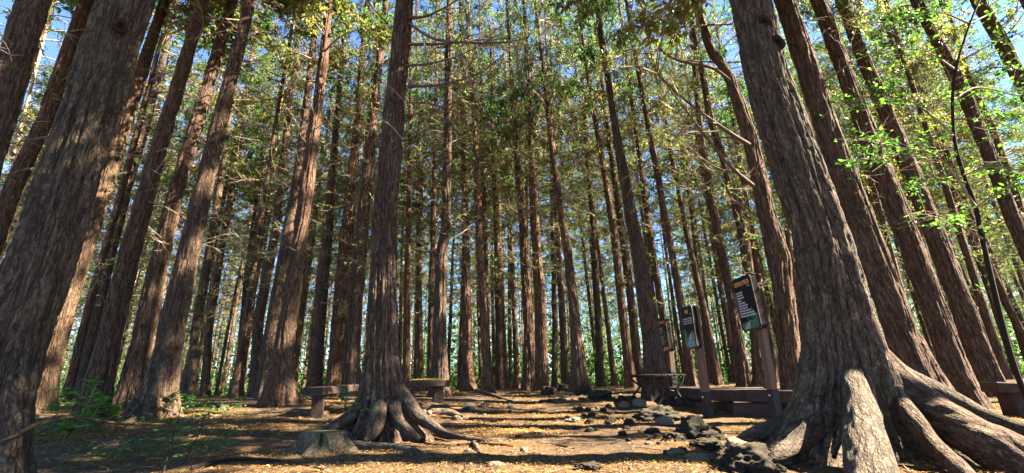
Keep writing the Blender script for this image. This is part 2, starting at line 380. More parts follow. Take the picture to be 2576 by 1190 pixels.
def crown_mesh(zb, H, Lmax, nb, dens, name, blade=.12, keepf=.62, sig=.055):
    mb = MB()
    for k in range(nb):
        t0 = (k+rng.uniform(0, 1))/nb; z = zb+(H-zb)*t0
        L = Lmax*(1-.80*t0**1.4)*rng.uniform(.6, 1.15)*min(1, .5+t0*3)
        az = k*2.4+rng.uniform(-.6, .6); d = np.array([math.cos(az), math.sin(az), 0]); up_ = rng.uniform(.15, .75); dr = rng.uniform(.3, .9)
        t = np.linspace(0, 1, 7); pts = np.array([0, 0, z])+d*L*t[:, None]+np.array([0, 0, 1])*L*(up_*t-dr*.6*t*t)[:, None]
        side = np.array([-d[1], d[0], 0]); pts += side*(L*.12*np.sin(t*3+rng.uniform(0, 6)))[:, None]*t[:, None]
        V, q, _, _ = tube(pts, np.linspace(.012+.012*L, .004, 7), 4); mb.add(V, q, None, 1)
        ns = int(6+6*L); tt = rng.uniform(.22, 1, ns); s = rng.choice([-1, 1], ns)
        P0 = np.stack([np.interp(tt, t, pts[:, a]) for a in range(3)], -1)
        dd = unit(d[None]*rng.uniform(.4, 1.1, (ns, 1))+side[None]*s[:, None]*rng.uniform(.3, 1.1, (ns, 1))+np.array([0, 0, 1])*rng.uniform(-.55, .35, (ns, 1)))
        LL = L*rng.uniform(.18, .42, (ns, 1))*(1.15-.5*tt[:, None]); P2 = P0+dd*LL+np.array([0, 0, -.18])*LL; P1 = (P0+P2)/2+np.array([0, 0, .1])*LL
        twig_tubes(mb, P0, P1, P2, np.full(ns, .007), np.full(ns, .003), 1)
        nl = max(3, int(dens*L/Lmax*5)); 
        idx = np.repeat(np.arange(ns), nl); f = np.where(rng.uniform(size=(len(idx), 1)) < .75, rng.normal(.92, .10, (len(idx), 1)), rng.uniform(.3, 1, (len(idx), 1)))
        cc = P0[idx]+(P2[idx]-P0[idx])*f+rng.normal(size=(len(idx), 3))*sig
        keep = (rng.uniform(size=ns) < keepf)[idx]
        blades(mb, cc[keep], dd[idx][keep]+np.array([0, 0, -.25]), blade, blade*.33, 2 if (k % 7 == 3 or t0 < .12) else 0, 3, .75)
    V, q, _, _ = tube(np.array([[0, 0, zb-.2], [0.02, 0, (zb+H)/2], [0, 0, H+.3]]), [.05, .03, .006], 5); mb.add(V, q, None, 1)
    return mb.mesh(name, [needle, twig, needle_d])
def dead_mesh(z0, z1, nb, Lmax, name, sub=6, r=.011, leafy=.0):
    mb = MB()
    for k in range(nb):
        z = rng.uniform(z0, z1); t0 = (z-z0)/(z1-z0); L = Lmax*rng.uniform(.25, 1)*(.45+.65*t0); az = rng.uniform(0, 2*PI)
        d = np.array([math.cos(az), math.sin(az), 0]); u_ = rng.uniform(-.1, .8); c = rng.uniform(-.5, .5)
        t = np.linspace(0, 1, 6); pts = np.array([0, 0, z])+d*L*t[:, None]+np.array([0, 0, 1])*L*(u_*t+c*t*t)[:, None]
        side = np.array([-d[1], d[0], 0]); pts += side*(L*.1*np.sin(t*4+rng.uniform(0, 6)))[:, None]
        V, q, _, _ = tube(pts, np.linspace(r*(.6+.5*L), .003, 6), 4); mb.add(V, q, None, 0)
        ns = int(sub*(.5+L)); tt = rng.uniform(.2, 1, ns); s = rng.choice([-1, 1], ns)
        P0 = np.stack([np.interp(tt, t, pts[:, a]) for a in range(3)], -1)
        dd = unit(d[None]*rng.uniform(.2, 1., (ns, 1))+side[None]*s[:, None]*rng.uniform(.2, 1., (ns, 1))+np.array([0, 0, 1])*rng.uniform(-.6, .6, (ns, 1)))
        LL = L*rng.uniform(.15, .5, (ns, 1)); P2 = P0+dd*LL; P1 = (P0+P2)/2+rng.normal(size=(ns, 3))*.06*LL
        twig_tubes(mb, P0, P1, P2, np.full(ns, .0055), np.full(ns, .002), 0)
        if leafy:
            idx = np.repeat(np.arange(ns), 4); kk = rng.uniform(size=len(idx)) < leafy; idx = idx[kk]
            if len(idx): blades(mb, P0[idx]+(P2[idx]-P0[idx])*rng.uniform(.4, 1.1, (len(idx), 1)), dd[idx], .075, .025, np.where(rng.uniform(size=len(idx)) < .35, 2, 1), 2, .8)
    return mb.mesh(name, [twig, needle, needle_d])
CR = [crown_mesh(R.uniform(5.6, 7.6), R.uniform(14, 17.5), R.uniform(1.5, 2.2), 46, 2.5, 'crown', .125, .54) for k in range(7)]
CD = [crown_mesh(5.2, 17, 2.7, 70, 3.8, 'crown', .12) for k in range(2)]
CS = [crown_mesh(R.uniform(6, 8), R.uniform(14, 16.5), R.uniform(1.8, 2.4), 32, 9, 'crown', .15, .42, .12) for k in range(4)]  # clumped crowns with open gaps, shaped to throw dapples
CX = crown_mesh(4.9, 15, 2.5, 72, 8, 'crown', .13, .8, .1)  # extra dense crown above the frame, shaped to shade the big left trunk
DB = [dead_mesh(1.7, 9, 46, 1.9, 'dead_branches', 8, .010, .33) for k in range(7)]
DF = [dead_mesh(1.8, 10, 44, 2.2, 'dead_branches', 9, .011, .7) for k in range(6)]
DN = [dead_mesh(2.2, 8, 20, 1.6, 'dead_branches', 5, .010, .06) for k in range(4)]
def copy_mesh_obj(name, me, parent, rot=None, loc=None, sc=None):
    o = link(name, me, parent)
    if rot is not None: o.rotation_mode = 'QUATERNION'; o.rotation_quaternion = rot
    if loc is not None: o.location = loc
    if sc is not None: o.scale = sc
    return o

# ------------------------------------------------------------------ trees measured from the photograph
# (depth, [(px, py, width)...] from low to high, near?, label, extra)
HT = []
# places the photograph shows in full sun: most crowns in the sun's way are narrowed, unseen trees left out
LIT = [G(950, 1160), G(1150, 1175), G(1300, 1165), G(1600, 1150), G(700, 1045), G(560, 1100), G(1330, 1050), G(1850, 1130), P(2180, 1060, 2.8), P(2230, 700, 3.2), P(2170, 480, 3.3), P(2330, 780, 5.2), P(2430, 1040, 5), P(120, 1130, 2.7),
       P(1175, 820, 11), P(310, 620, 12), P(300, 760, 12), P(1774, 930, 6.8), P(1080, 965, 7.2), P(190, 1030, 3.8), P(500, 560, 6.3), P(430, 960, 6.3), P(1366, 850, 10.5), P(1640, 600, 7.9), P(900, 800, 9.5), G(2500, 1060), P(2140, 620, 3.3), P(2020, 280, 3.3), P(2285, 860, 3.3), P(2230, 600, 5.2), P(2120, 420, 5.3), P(2360, 880, 5.2), P(440, 800, 6.3), P(560, 300, 7), P(390, 600, 7), P(320, 450, 12), P(290, 700, 9), P(760, 520, 7.4), P(1060, 1000, 4.7), P(1600, 800, 8), P(1440, 760, 9.6)]
def blocks(x, y, r=1.4):
    a = sd[:2]/np.hypot(*sd[:2])
    for t in LIT:
        v = np.array([x, y])-t[:2]; k = v@a
        if 3.2 < k < 22 and abs(v[0]*a[1]-v[1]*a[0]) < r: return True
    return False
def tree(d, pix, label, q=1, fhx=1, flute=.05, cracks=(), carve=True, H=None, moss=False, crown=None, dead=True, flare=.8, name='cedar_tree', group=None, lob=None):
    pts, rad = [], []
    for px, py, wd in pix:
        p = P(px, py, d); pts.append(p); dep = (p-np.array([0, 0, CZ]))@fw
        a = (px-1288)/F; rad.append((.46 if d < 5.5 else .425)*wd*dep/F/math.sqrt(1+a*a*.9))
    pts = np.array(pts); rad = np.array(rad)
    dirb = (pts[1]-pts[0])/(pts[1][2]-pts[0][2]); base = pts[0]+dirb*0
    gz = g1(pts[0][0], d)
    base = pts[0]+dirb*(gz-.12-pts[0][2])
    if base[2] < pts[0][2]-.05:
        pts = np.vstack([base, pts]); rad = np.concatenate([[rad[0]*1.05], rad])
    else:
        pts[0] = base
    H = H or R.uniform(14.5, 18)
    ov = (pts[-1]-pts[0])/(pts[-1][2]-pts[0][2])
    top = pts[-1]+ov*(H-pts[-1][2]); rt_ = max(.02, rad[-1]*.28)
    if top[2] > pts[-1][2]+.3: pts = np.vstack([pts, top]); rad = np.concatenate([rad, [rt_]])
    org = base.copy(); org[2] = gz
    e = thing(name, label, 'tree', org, group)
    seg, rl, amp = {3: (280, .016, .013), 2: (110, .045, .013), 1: (40, .14, .008)}[q]
    rb = rad[1]
    k = R.random()*6; lobes = lob or [(k+a*1.257+R.uniform(-.3, .3), R.uniform(.5, 1.3)) for a in range(5)]
    me = trunk_mesh(pts-org, rad, 'trunk', bark_moss if moss else bark, seg, rl, amp, flare, (.16+rb*.8)*fhx, lobes, int(org[0]*97) % 911, flute, cracks)
    link('trunk', me, e)
    v = Vector(ov).normalized(); rot = Vector((0, 0, 1)).rotation_difference(v)
    spin = rot @ __import__('mathutils').Quaternion((0, 0, 1), R.uniform(0, 6.28))
    sc = H/16.5
    if crown != False: copy_mesh_obj('crown', CX if crown == 'full' else R.choice(CD if crown == 'dense' else CS if d < 8.5 else CR), e, spin, None, (.38, .38, sc) if carve and blocks(base[0], d, 1.1) else (1, 1, sc))  # crown narrowed where it would keep sun off the lit places
    if dead: copy_mesh_obj('dead_branches', R.choice(DN if d < 8.5 else DB), e, spin, None, (1, 1, 1))
    HT.append((org[0], org[1]))
    return e, org, pts, rad
L_ = tree
t_big_left = tree(2.95, [(-30, 1120, 200), (30, 880, 190), (112, 640, 180), (185, 400, 162), (315, 0, 142)], 'massive dark leaning trunk with knot hole at left edge, foot hollowed and sunlit', 3, moss=True, dead=False, flare=1.15, fhx=1.1, flute=.07, cracks=[(-1.15, .5, .2, .3), (-.1, .1, .04, 2), (-.9, .08, .03, 3)],
     lob=[(-.45, 1.6), (-1.9, 1.3), (.6, .7), (2.5, .7), (4, .9)])
tree(4.0, [(-245, 1100, 130), (85, 0, 92)], 'dark reddish trunk cutting across the top left corner', 2)
tree(6.6, [(-150, 1000, 70), (30, 475, 60), (115, 300, 56), (200, 55, 48)], 'pale grey ringed trunk just left of the massive left trunk', 2)
tree(11, [(-110, 900, 30), (0, 350, 24), (118, 70, 20)], 'thin spindly trunk between the top left corner trunks', 1)
tree(7.2, [(115, 950, 78), (165, 762, 66), (250, 500, 56), (350, 200, 44), (412, 5, 34)], 'dark mossy trunk rising immediately right of the massive left trunk', 2, moss=True)
tree(12, [(210, 945, 44), (262, 700, 40), (325, 450, 33), (372, 300, 28)], 'sun-dappled cream trunk behind the two dark left trunks', 1)
tree(10, [(182, 942, 30), (225, 762, 28), (290, 540, 24)], 'narrow dappled trunk close behind the dark mossy left trunk', 1)
tree(6.4, [(245, 975, 82), (285, 812, 74), (328, 637, 66), (365, 500, 56), (437, 250, 42), (507, 15, 34)], 'straight dark trunk above the green saplings at left', 2)
tree(7.4, [(335, 985, 78), (365, 837, 70), (402, 662, 60), (442, 487, 50), (520, 225, 38), (582, 15, 30)], 'banded sunlit trunk leaning right, behind the pale-footed trunk', 2)
tree(6.3, [(400, 1020, 90), (434, 837, 76), (470, 662, 64), (507, 500, 54), (573, 225, 42), (625, 20, 34)], 'brown trunk with pale spreading foot beside dark seedlings', 2, flare=1.1, lob=[(-2.4, 1.6), (-1.2, 1.2), (.2, 1), (2, .8)])
tree(13, [(485, 972, 30), (490, 837, 28), (525, 637, 24), (560, 420, 19)], 'thin mossy dark trunk right of the pale-footed trunk', 1, moss=True)
tree(14, [(516, 968, 26), (525, 837, 24), (555, 637, 21), (600, 380, 18)], 'slim brightly sunlit trunk left of the paired cedars', 1)
tree(15, [(600, 962, 24), (622, 700, 22), (660, 400, 15)], 'slim trunk in deep shade between sunlit slim trunk and paired cedars', 1)
tree(12, [(640, 965, 36), (650, 800, 34), (690, 600, 28), (715, 380, 20)], 'dark trunk standing left of and behind the paired cedars', 1)
tree(7.4, [(706, 1000, 72), (712, 895, 58), (748, 645, 50), (769, 500, 42), (794, 300, 32), (814, 150, 27), (829, 0, 24)], 'front trunk of the paired cedars left of the timber bench', 2, flare=1.0)
tree(8.8, [(668, 985, 52), (682, 845, 46), (721, 620, 38), (754, 400, 27), (779, 200, 20), (794, 50, 16)], 'rear trunk of the paired cedars left of the timber bench', 1)
tree(11.5, [(795, 958, 36), (799, 895, 34), (824, 595, 30), (842, 380, 22)], 'upright trunk behind the left end of the curved bench', 1)
tree(10.5, [(840, 962, 42), (846, 860, 40), (866, 620, 34), (874, 550, 30), (894, 350, 20), (919, 50, 15)], 'left one of two reddish trunks beside the central cedar', 2)
tree(9.5, [(880, 968, 48), (888, 860, 45), (909, 620, 38), (914, 550, 34), (944, 250, 23), (969, 25, 19)], 'right one of two reddish trunks, nearly touching the central cedar', 2)
t_mid = tree(4.95, [(966, 1040, 106), (962, 895, 88), (963, 700, 76), (969, 550, 68), (994, 250, 56), (1019, 0, 46)], 'big central fluted cedar with flared roots in front of the curved bench', 3, dead=False, carve=False, flare=1.5, fhx=.8, flute=.10, cracks=[(-2.4, .42, .14, .45), (-1.65, .36, .12, .4), (-.85, .4, .13, .4), (-1.1, .12, .035, 3), (-1.9, .12, .03, 3), (-1.4, .1, .03, 3), (-.5, .12, .04, 3)],
     lob=[(PI+.35, 1.5), (-2.0, .9), (-1.3, 1.0), (-.35, 1.5), (1.2, .9)])
tree(12, [(1022, 950, 22), (1024, 700, 19), (1030, 450, 14)], 'thin trunk right behind the central cedar', 1)
tree(14, [(1058, 950, 18), (1054, 595, 14)], 'very thin sunlit trunk over the right half of the curved bench', 1)
tree(13, [(1084, 955, 22), (1086, 700, 18), (1096, 300, 12), (1097, 150, 10)], 'slim trunk touching the stout dark trunk behind the bench end', 1)
tree(8.6, [(1105, 985, 50), (1106, 850, 42), (1110, 645, 36), (1122, 575, 30), (1127, 250, 20), (1130, 25, 17)], 'stout dark trunk behind the rounded right end of the curved bench', 2)
tree(11, [(1177, 980, 36), (1176, 900, 28), (1171, 595, 22), (1167, 450, 19), (1161, 75, 14)], 'brightly sunlit lone trunk right of the curved bench with pale root foot', 2, flare=1.3)
tree(14, [(1225, 982, 22), (1220, 595, 17), (1212, 300, 12)], 'first slim trunk right of the brightly sunlit lone trunk', 1)
tree(14.5, [(1257, 982, 22), (1251, 645, 18), (1240, 350, 12)], 'second slim trunk right of the brightly sunlit lone trunk', 1)
tree(11, [(1333, 975, 34), (1326, 780, 29), (1316, 560, 24), (1303, 430, 20), (1290, 250, 14)], 'dark trunk at the head of the path, left of the streaked one', 2, crown='dense')
tree(10.5, [(1366, 968, 38), (1358, 760, 32), (1348, 600, 27), (1338, 400, 20)], 'trunk with a blazing vertical sun streak at the path head', 2, crown='dense')
tree(14, [(1395, 965, 17), (1393, 645, 14), (1388, 400, 11)], 'very thin trunk right of the sun-streaked trunk at the path head', 1)
tree(12, [(1423, 962, 24), (1412, 745, 19), (1400, 560, 15)], 'slim trunk left of the flared reddish trunk by the black rocks', 1)
tree(9.6, [(1460, 970, 44), (1446, 800, 33), (1430, 645, 27), (1418, 575, 24), (1393, 400, 17), (1373, 225, 13)], 'reddish trunk with flared foot standing among the black rocks', 2, flare=1.3, crown='dense')
tree(13, [(1513, 966, 22), (1493, 595, 16), (1478, 400, 12)], 'slim trunk between the reddish flared trunk and the metal bench', 1)
tree(11, [(1588, 975, 31), (1565, 780, 27), (1545, 590, 21), (1515, 400, 17), (1486, 240, 14)], 'upright trunk just left of the metal bench', 1)
tree(12, [(1610, 968, 30), (1590, 780, 26), (1568, 600, 22), (1545, 450, 16)], 'shaded trunk directly behind the left leg of the metal bench', 1)
tree(7.9, [(1648, 955, 62), (1638, 850, 48), (1608, 640, 40), (1588, 550, 35), (1553, 350, 24), (1518, 125, 18)], 'stout trunk behind the metal bench with broad spreading foot', 2, flare=.9)
tree(11, [(1685, 945, 26), (1668, 800, 23), (1637, 600, 19), (1590, 250, 14)], 'slim trunk behind the smallest board, leaning left', 1)
tree(10, [(1740, 955, 28), (1716, 780, 24), (1682, 590, 20), (1618, 250, 14)], 'slim trunk between the smallest and the middle board', 1)
tree(11, [(1808, 968, 26), (1780, 820, 23), (1728, 590, 18), (1663, 250, 12)], 'slim leaning trunk right of the middle board post', 1)
tree(9.5, [(1878, 972, 38), (1845, 780, 30), (1803, 575, 24), (1763, 350, 18), (1738, 25, 15)], 'trunk rising behind the left edge of the largest board', 2)
tree(8.6, [(1916, 975, 46), (1900, 820, 40), (1872, 600, 32), (1840, 470, 27), (1788, 300, 20)], 'brown trunk directly behind the largest board', 2)
t_fork = tree(6.0, [(1995, 985, 66), (1964, 645, 56), (1932, 550, 50), (1888, 350, 38), (1838, 200, 30), (1788, 125, 22), (1748, 0, 18)], 'bent trunk with long arching limbs touching the huge right trunk', 2, dead=False, crown=False)
t_right = tree(3.35, [(2128, 1085, 250), (2108, 850, 206), (2066, 600, 150), (1992, 380, 134), (1932, 200, 114), (1890, 0, 106)], 'huge shaggy cedar on the right with snaking roots and lit flank', 3, moss=True, dead=False, carve=False, crown='full', flare=1.7, fhx=.62, flute=.08, cracks=[(-2.75, .3, .10, .5), (-2.1, .42, .13, .4), (-1.72, .2, .06, 1.2), (-1.2, .3, .1, .5), (-.85, .3, .09, .5), (-2.4, .12, .04, 2)],
     lob=[(-3.05, 1.4), (-2.45, 1.2), (-1.0, .5), (-.4, 1.6), (1.5, .7)])
tree(5.3, [(2330, 1000, 112), (2268, 845, 92), (2180, 600, 82), (2097, 375, 72), (1982, 25, 54)], 'tall cedar right of the huge one with a white sun stripe down its edge', 2, flare=1.0, lob=[(-.5, 1.8), (-1.8, .8), (1, .6), (3, .7)])
tree(6.4, [(2432, 1015, 92), (2372, 845, 82), (2288, 610, 72), (2182, 330, 58), (2067, 25, 42)], 'reddish trunk third from the right bench, beside the sun-striped cedar', 2)
tree(7.4, [(2497, 1000, 88), (2432, 795, 76), (2365, 620, 64), (2317, 500, 58), (2247, 325, 50), (2172, 150, 42), (2127, 25, 38)], 'dark trunk directly left of the far right timber bench', 2)
tree(11, [(2557, 945, 24), (2452, 595, 22), (2397, 475, 20), (2332, 300, 18), (2242, 100, 15)], 'slim trunk rising over the far right timber bench', 1)
tree(8.4, [(2745, 1010, 62), (2547, 550, 52), (2492, 400, 46), (2432, 250, 42), (2382, 150, 38), (2312, 15, 34)], 'dark trunk behind the bright broadleaf sprays at right', 2)
tree(6.6, [(2950, 1000, 70), (2600, 270, 54), (2532, 125, 50), (2472, 25, 46)], 'dark trunk crossing the top right corner', 2)
tree(12, [(2600, 900, 30), (2520, 740, 26), (2462, 600, 22), (2380, 380, 18)], 'slim lit trunk leaving the frame above the far right bench', 1)
tree(10.5, [(2640, 800, 30), (2560, 500, 26), (2500, 330, 22), (2440, 200, 18)], 'slim trunk at the right edge behind leafy sprays', 1)

# long bare limbs of the central cedar and the bent tree, each its own part
def limb(parent, org, spec, r0, r1=.006, m=None, subs=7, name='branch'):
    pts = np.array([P(a, b_, d)-org for a, b_, d in spec]); p = spline(pts, 6); r = np.linspace(r0*.78, r1*.8, len(p))
    mb = MB(); V, q, _, _ = tube(p, r, 6); mb.add(V, q, None, 0)
    L = np.linalg.norm(p[-1]-p[0]); ns = subs; idx = rng.integers(len(p)//5, len(p)-1, ns); P0 = p[idx]
    T = unit(p[-1]-p[0]); dd = unit(T*rng.uniform(.3, 1, (ns, 1))+rng.normal(size=(ns, 3))*.6); LL = L*rng.uniform(.15, .45, (ns, 1))
    P2 = P0+dd*LL; P1 = (P0+P2)/2+rng.normal(size=(ns, 3))*.05*LL; twig_tubes(mb, P0, P1, P2, np.full(ns, r0*.35), np.full(ns, .002), 1)
    k = rng.integers(0, ns, ns*4); Q0 = P0[k]+(P2[k]-P0[k])*rng.uniform(.2, .95, (len(k), 1)); Q2 = Q0+unit(dd[k]+rng.normal(size=(len(k), 3))*.6)*LL[k]*.4
    twig_tubes(mb, Q0, (Q0+Q2)/2, Q2, np.full(len(k), .004), np.full(len(k), .0015), 1)
    return mb.obj(name, [m or branch_m, twig], parent)
e, org, _, _ = t_mid
for sp, r0 in (([(1030, 45, 4.9), (1080, 38, 4.7), (1180, -15, 4.5)], .035), ([(1030, 60, 4.9), (1100, 100, 4.6), (1240, 108, 4.3), (1330, 96, 4.1)], .03),
               ([(1025, 112, 4.9), (1120, 110, 4.9), (1210, 100, 5.2), (1300, 96, 5.5)], .03), ([(1025, 165, 4.9), (1080, 160, 4.7), (1160, 138, 4.5), (1250, 90, 4.3)], .022),
               ([(1025, 217, 4.9), (1110, 213, 4.8), (1205, 185, 4.7), (1250, 150, 4.6)], .028), ([(1022, 258, 4.9), (1090, 262, 5.1), (1170, 290, 5.4)], .015),
               ([(1020, 290, 4.9), (1090, 280, 4.7), (1180, 240, 4.5)], .016), ([(1010, 250, 4.8), (1020, 232, 4.6), (1040, 195, 4.4)], .03),
               ([(1015, 355, 4.9), (1090, 320, 4.8), (1180, 290, 4.7)], .014), ([(1012, 380, 4.9), (1060, 330, 5), (1150, 180, 5.2)], .013),
               ([(975, 60, 5), (930, 10, 5.2), (900, -40, 5.3)], .02), ([(990, 450, 4.95), (1080, 400, 5.1), (1190, 370, 5.3)], .012)):
    limb(e, org, sp, r0)
for sp in ([(970, 210, 4.62), (985, 222, 4.55), (1013, 250, 4.66)], [(964, 303, 4.62), (985, 318, 4.52), (1014, 352, 4.66)]):
    p = spline(np.array([P(*s)-org for s in sp]), 6); mb = MB(); V, q, _, _ = tube(p, .008, 5); mb.add(V, q); mb.obj('vine', [twig], e)
e, org, _, _ = t_fork
for sp, r0 in (([(1850, 215, 6), (1790, 170, 5.8), (1700, 150, 5.6), (1640, 100, 5.4), (1560, -20, 5.2)], .04), ([(1895, 370, 6), (1830, 330, 5.7), (1740, 265, 5.5), (1660, 190, 5.3), (1600, 90, 5.1)], .045),
               ([(1905, 475, 6), (1850, 430, 5.7), (1780, 350, 5.4), (1720, 270, 5.2), (1640, 170, 5)], .045), ([(1870, 345, 6), (1790, 345, 6), (1710, 330, 6.2)], .02),
               ([(1860, 155, 6), (1800, 157, 6), (1720, 150, 6.3)], .022), ([(1840, 60, 6), (1790, 62, 5.8), (1700, 65, 5.6), (1600, 10, 5.5)], .03),
               ([(1900, 440, 6), (1800, 420, 6.2), (1700, 340, 6.4)], .018), ([(1925, 560, 6), (1850, 500, 6.1), (1790, 420, 6.2)], .015)):
    limb(e, org, sp, r0)
e, org, _, _ = t_right
for k, sp in enumerate(([(2128, 860, 3.5, .015), (2146, 945, 3.14, .055), (2168, 1050, 2.82, .088), (2190, 1190, 2.42, .10), (2200, 1280, 2.2, .08)],
           [(2160, 820, 3.45, .06), (2235, 935, 3.32, .11), (2330, 1025, 3.15, .115), (2450, 1098, 2.85, .11), (2590, 1170, 2.5, .11), (2760, 1260, 2.2, .08)],
           [(2050, 1010, 3.5, .04), (1990, 1055, 3.38, .05), (1945, 1078, 3.3, .045), (1885, 1095, 3.2, .03), (1850, 1100, 3.2, .01)],
           [(2080, 1030, 3.25, .04), (2045, 1080, 3.1, .06), (2005, 1112, 3.0, .05), (1960, 1140, 2.85, .03), (1935, 1160, 2.8, .01)],
           [(2235, 960, 3.25, .03), (2300, 1060, 2.95, .055), (2350, 1120, 2.8, .045), (2430, 1195, 2.45, .04), (2480, 1250, 2.3, .02)],
           [(2190, 870, 3.5, .02), (2280, 945, 3.5, .06), (2360, 990, 3.5, .075), (2480, 1050, 3.35, .06), (2620, 1095, 3.1, .04)],
           [(2130, 1060, 3.0, .02), (2115, 1100, 2.85, .018), (2098, 1150, 2.7, .012)])):
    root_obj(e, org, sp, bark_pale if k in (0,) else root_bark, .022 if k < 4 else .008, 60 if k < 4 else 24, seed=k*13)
e, org, _, _ = t_mid
for k, sp in enumerate(([(925, 1000, 4.9, .08), (885, 1045, 4.75, .07), (845, 1070, 4.65, .05), (812, 1086, 4.5, .025), (795, 1095, 4.45, .01)],
           [(955, 1020, 4.72, .08), (948, 1060, 4.58, .075), (935, 1090, 4.45, .05), (915, 1110, 4.3, .02)],
           [(990, 1020, 4.75, .06), (1002, 1060, 4.6, .05), (1025, 1085, 4.45, .04), (1060, 1110, 4.3, .02)],
           [(1010, 990, 4.9, .08), (1045, 1040, 4.8, .07), (1080, 1066, 4.7, .05), (1125, 1092, 4.5, .03), (1190, 1106, 4.35, .015)])):
    root_obj(e, org, sp, root_bark, .014, 44, seed=40+k*7)
# knot hole on the massive left trunk
def ring_knot(parent, c, nrm, r):
    nrm = unit(np.asarray(nrm, float)); a = unit(np.cross(nrm, [0, 0, 1.])); b_ = np.cross(nrm, a); th = np.linspace(0, 2*PI, 15)[:-1]
    mb = MB(); V = []
    prof = ((1.7, -.02), (1.2, .004), (.85, .006), (.6, -.012), (.05, -.03))
    for f, h in prof:
        for t in th: V.append(c+(a*math.cos(t)+b_*1.25*math.sin(t))*r*f*(1+.12*math.sin(t*3))+nrm*h)
    q = [[k*14+j, k*14+(j+1) % 14, (k+1)*14+(j+1) % 14, (k+1)*14+j] for k in range(len(prof)-1) for j in range(14)]
    mb.add(V, q); return mb.obj('knot', [bark_dark], parent)
bark_dark = bark_mat('dark_knot_bark', (.012, .009, .007), (.04, .028, .02), (.12, .085, .06))
e, org, pts, rad = t_big_left
pk = P(302, 66, 2.78); ring_knot(e, pk-org, -ray(302, 66), .03)
e, org, pts, rad = t_right
for a, b_ in ((1955, 110), (1922, 60)):
    ring_knot(e, P(a, b_, 3.2)-org, -ray(a, b_), .035)

# ------------------------------------------------------------------ the rows behind
FT = []
for k in range(5):
    r = R.uniform(.10, .135); zz = np.linspace(0, 16.5, 12); sw = np.cumsum(rng.normal(size=(12, 2))*.02, 0)*1.0
    pts = np.column_stack([sw-sw[0], zz-.15]); rad = r*(1-.78*(zz/16.5))
    FT.append(trunk_mesh(pts, rad, 'trunk', bark_far, 18, .25, .012, .9, .22, [(R.random()*6, 1.2) for a in range(4)], k*31))
SECT = ((-9e9, 560, 'slender conifer in the dim rows behind the leaning left trunks', 'rows behind the leaning left trunks'),
        (560, 1150, 'slender conifer in the distant rows beyond the curved timber bench', 'rows beyond the curved bench'),
        (1150, 1560, 'slender conifer in the crowded rows past the head of the path', 'rows past the head of the path'),
        (1560, 2060, 'slender conifer in the distant rows behind the three boards', 'rows behind the boards'),
        (2060, 9e9, 'slender conifer in the distant rows right of the huge shaggy cedar', 'rows right of the huge cedar'))
def far_tree(x, y, off=False, full=False):
    z = g1(x, y); p = proj((x, y, z+1))
    if off: lab, grp = 'tall unseen conifer of the surrounding stand, placed to cast shade into the picture', 'surrounding stand'
    else: lab, grp = next((l, g) for a, b_, l, g in SECT if a <= p[0] < b_)
    if not off: q_ = ' (nearest rows)' if y < 16 else ' (farthest rows)' if y > 29 else ' (middle rows)'; lab += {' (nearest rows)': ', in the nearest rows', ' (farthest rows)': ', in the farthest rows', ' (middle rows)': ', in the middle rows'}[q_]; grp += q_
    e = thing('cypress_tree', lab, 'tree', (x, y, z), grp)
    e.rotation_euler = (R.gauss(0, .022), R.gauss(0, .022), R.uniform(0, 6.28)); s = R.uniform(.85, 1.12); wd = R.uniform(.6, .98); e.scale = (s, s, s)
    o = link('trunk', FT[R.randrange(5)], e); o.scale = (wd, wd, 1)
    c_ = link('crown', R.choice(CS if off else CR), e); c_.rotation_euler = (0, 0, R.uniform(0, 6.28))
    if blocks(x, y) and not full: c_.scale = (.5, .5, .8)  # narrowed to let the sun through
    if not off: link('dead_branches', R.choice(DF if y > 13 else DB), e).rotation_euler = (0, 0, R.uniform(0, 6.28))
    HT.append((x, y))
def scatter(x0, x1, y0, y1, sp, ok, off, cap=999):
    c = 0; ys = np.arange(y0, y1, sp*.93)
    for r, yy in enumerate(ys):
        for xx in np.arange(x0+(r % 2)*sp/2, x1, sp):
            x = xx+R.uniform(-.35, .35)*sp; y = yy+R.uniform(-.35, .35)*sp
            if not ok(x, y) or c >= cap: continue
            if any((x-a)**2+(y-b_)**2 < (.62*sp)**2 for a, b_ in HT) or (off and blocks(x, y)): continue
            far_tree(x, y, off); c += 1
    return c
inv = lambda x, y: abs(x) < 1.19*y+.6
n1 = scatter(-32, 32, 9.5, 24, 1.98, lambda x, y: inv(x, y) and not (abs(x-.9) < 1.1 and y < 13) and not (0 < x/y < .7 and y < 11), False)
n2 = scatter(-60, 60, 24, 44, 3.75, inv, False, 118)
for xx_, yy_ in ((7.0, 2.75), (6.6, 4.3), (5.6, .9)): far_tree(xx_, yy_, True, True)  # unseen trees added to shade the massive left and central trunks
n3 = scatter(-9, 42, -7, 26, 4.1, lambda x, y: abs(x) > 1.22*y+1.6 and math.hypot(x, y) > 2.6 and not (-3 < x < 2.0 and -4 < y < 0), True)  # unseen trees around the frame, placed to break the sun into dapples
print('TREES', len(HT), n1, n2, n3)

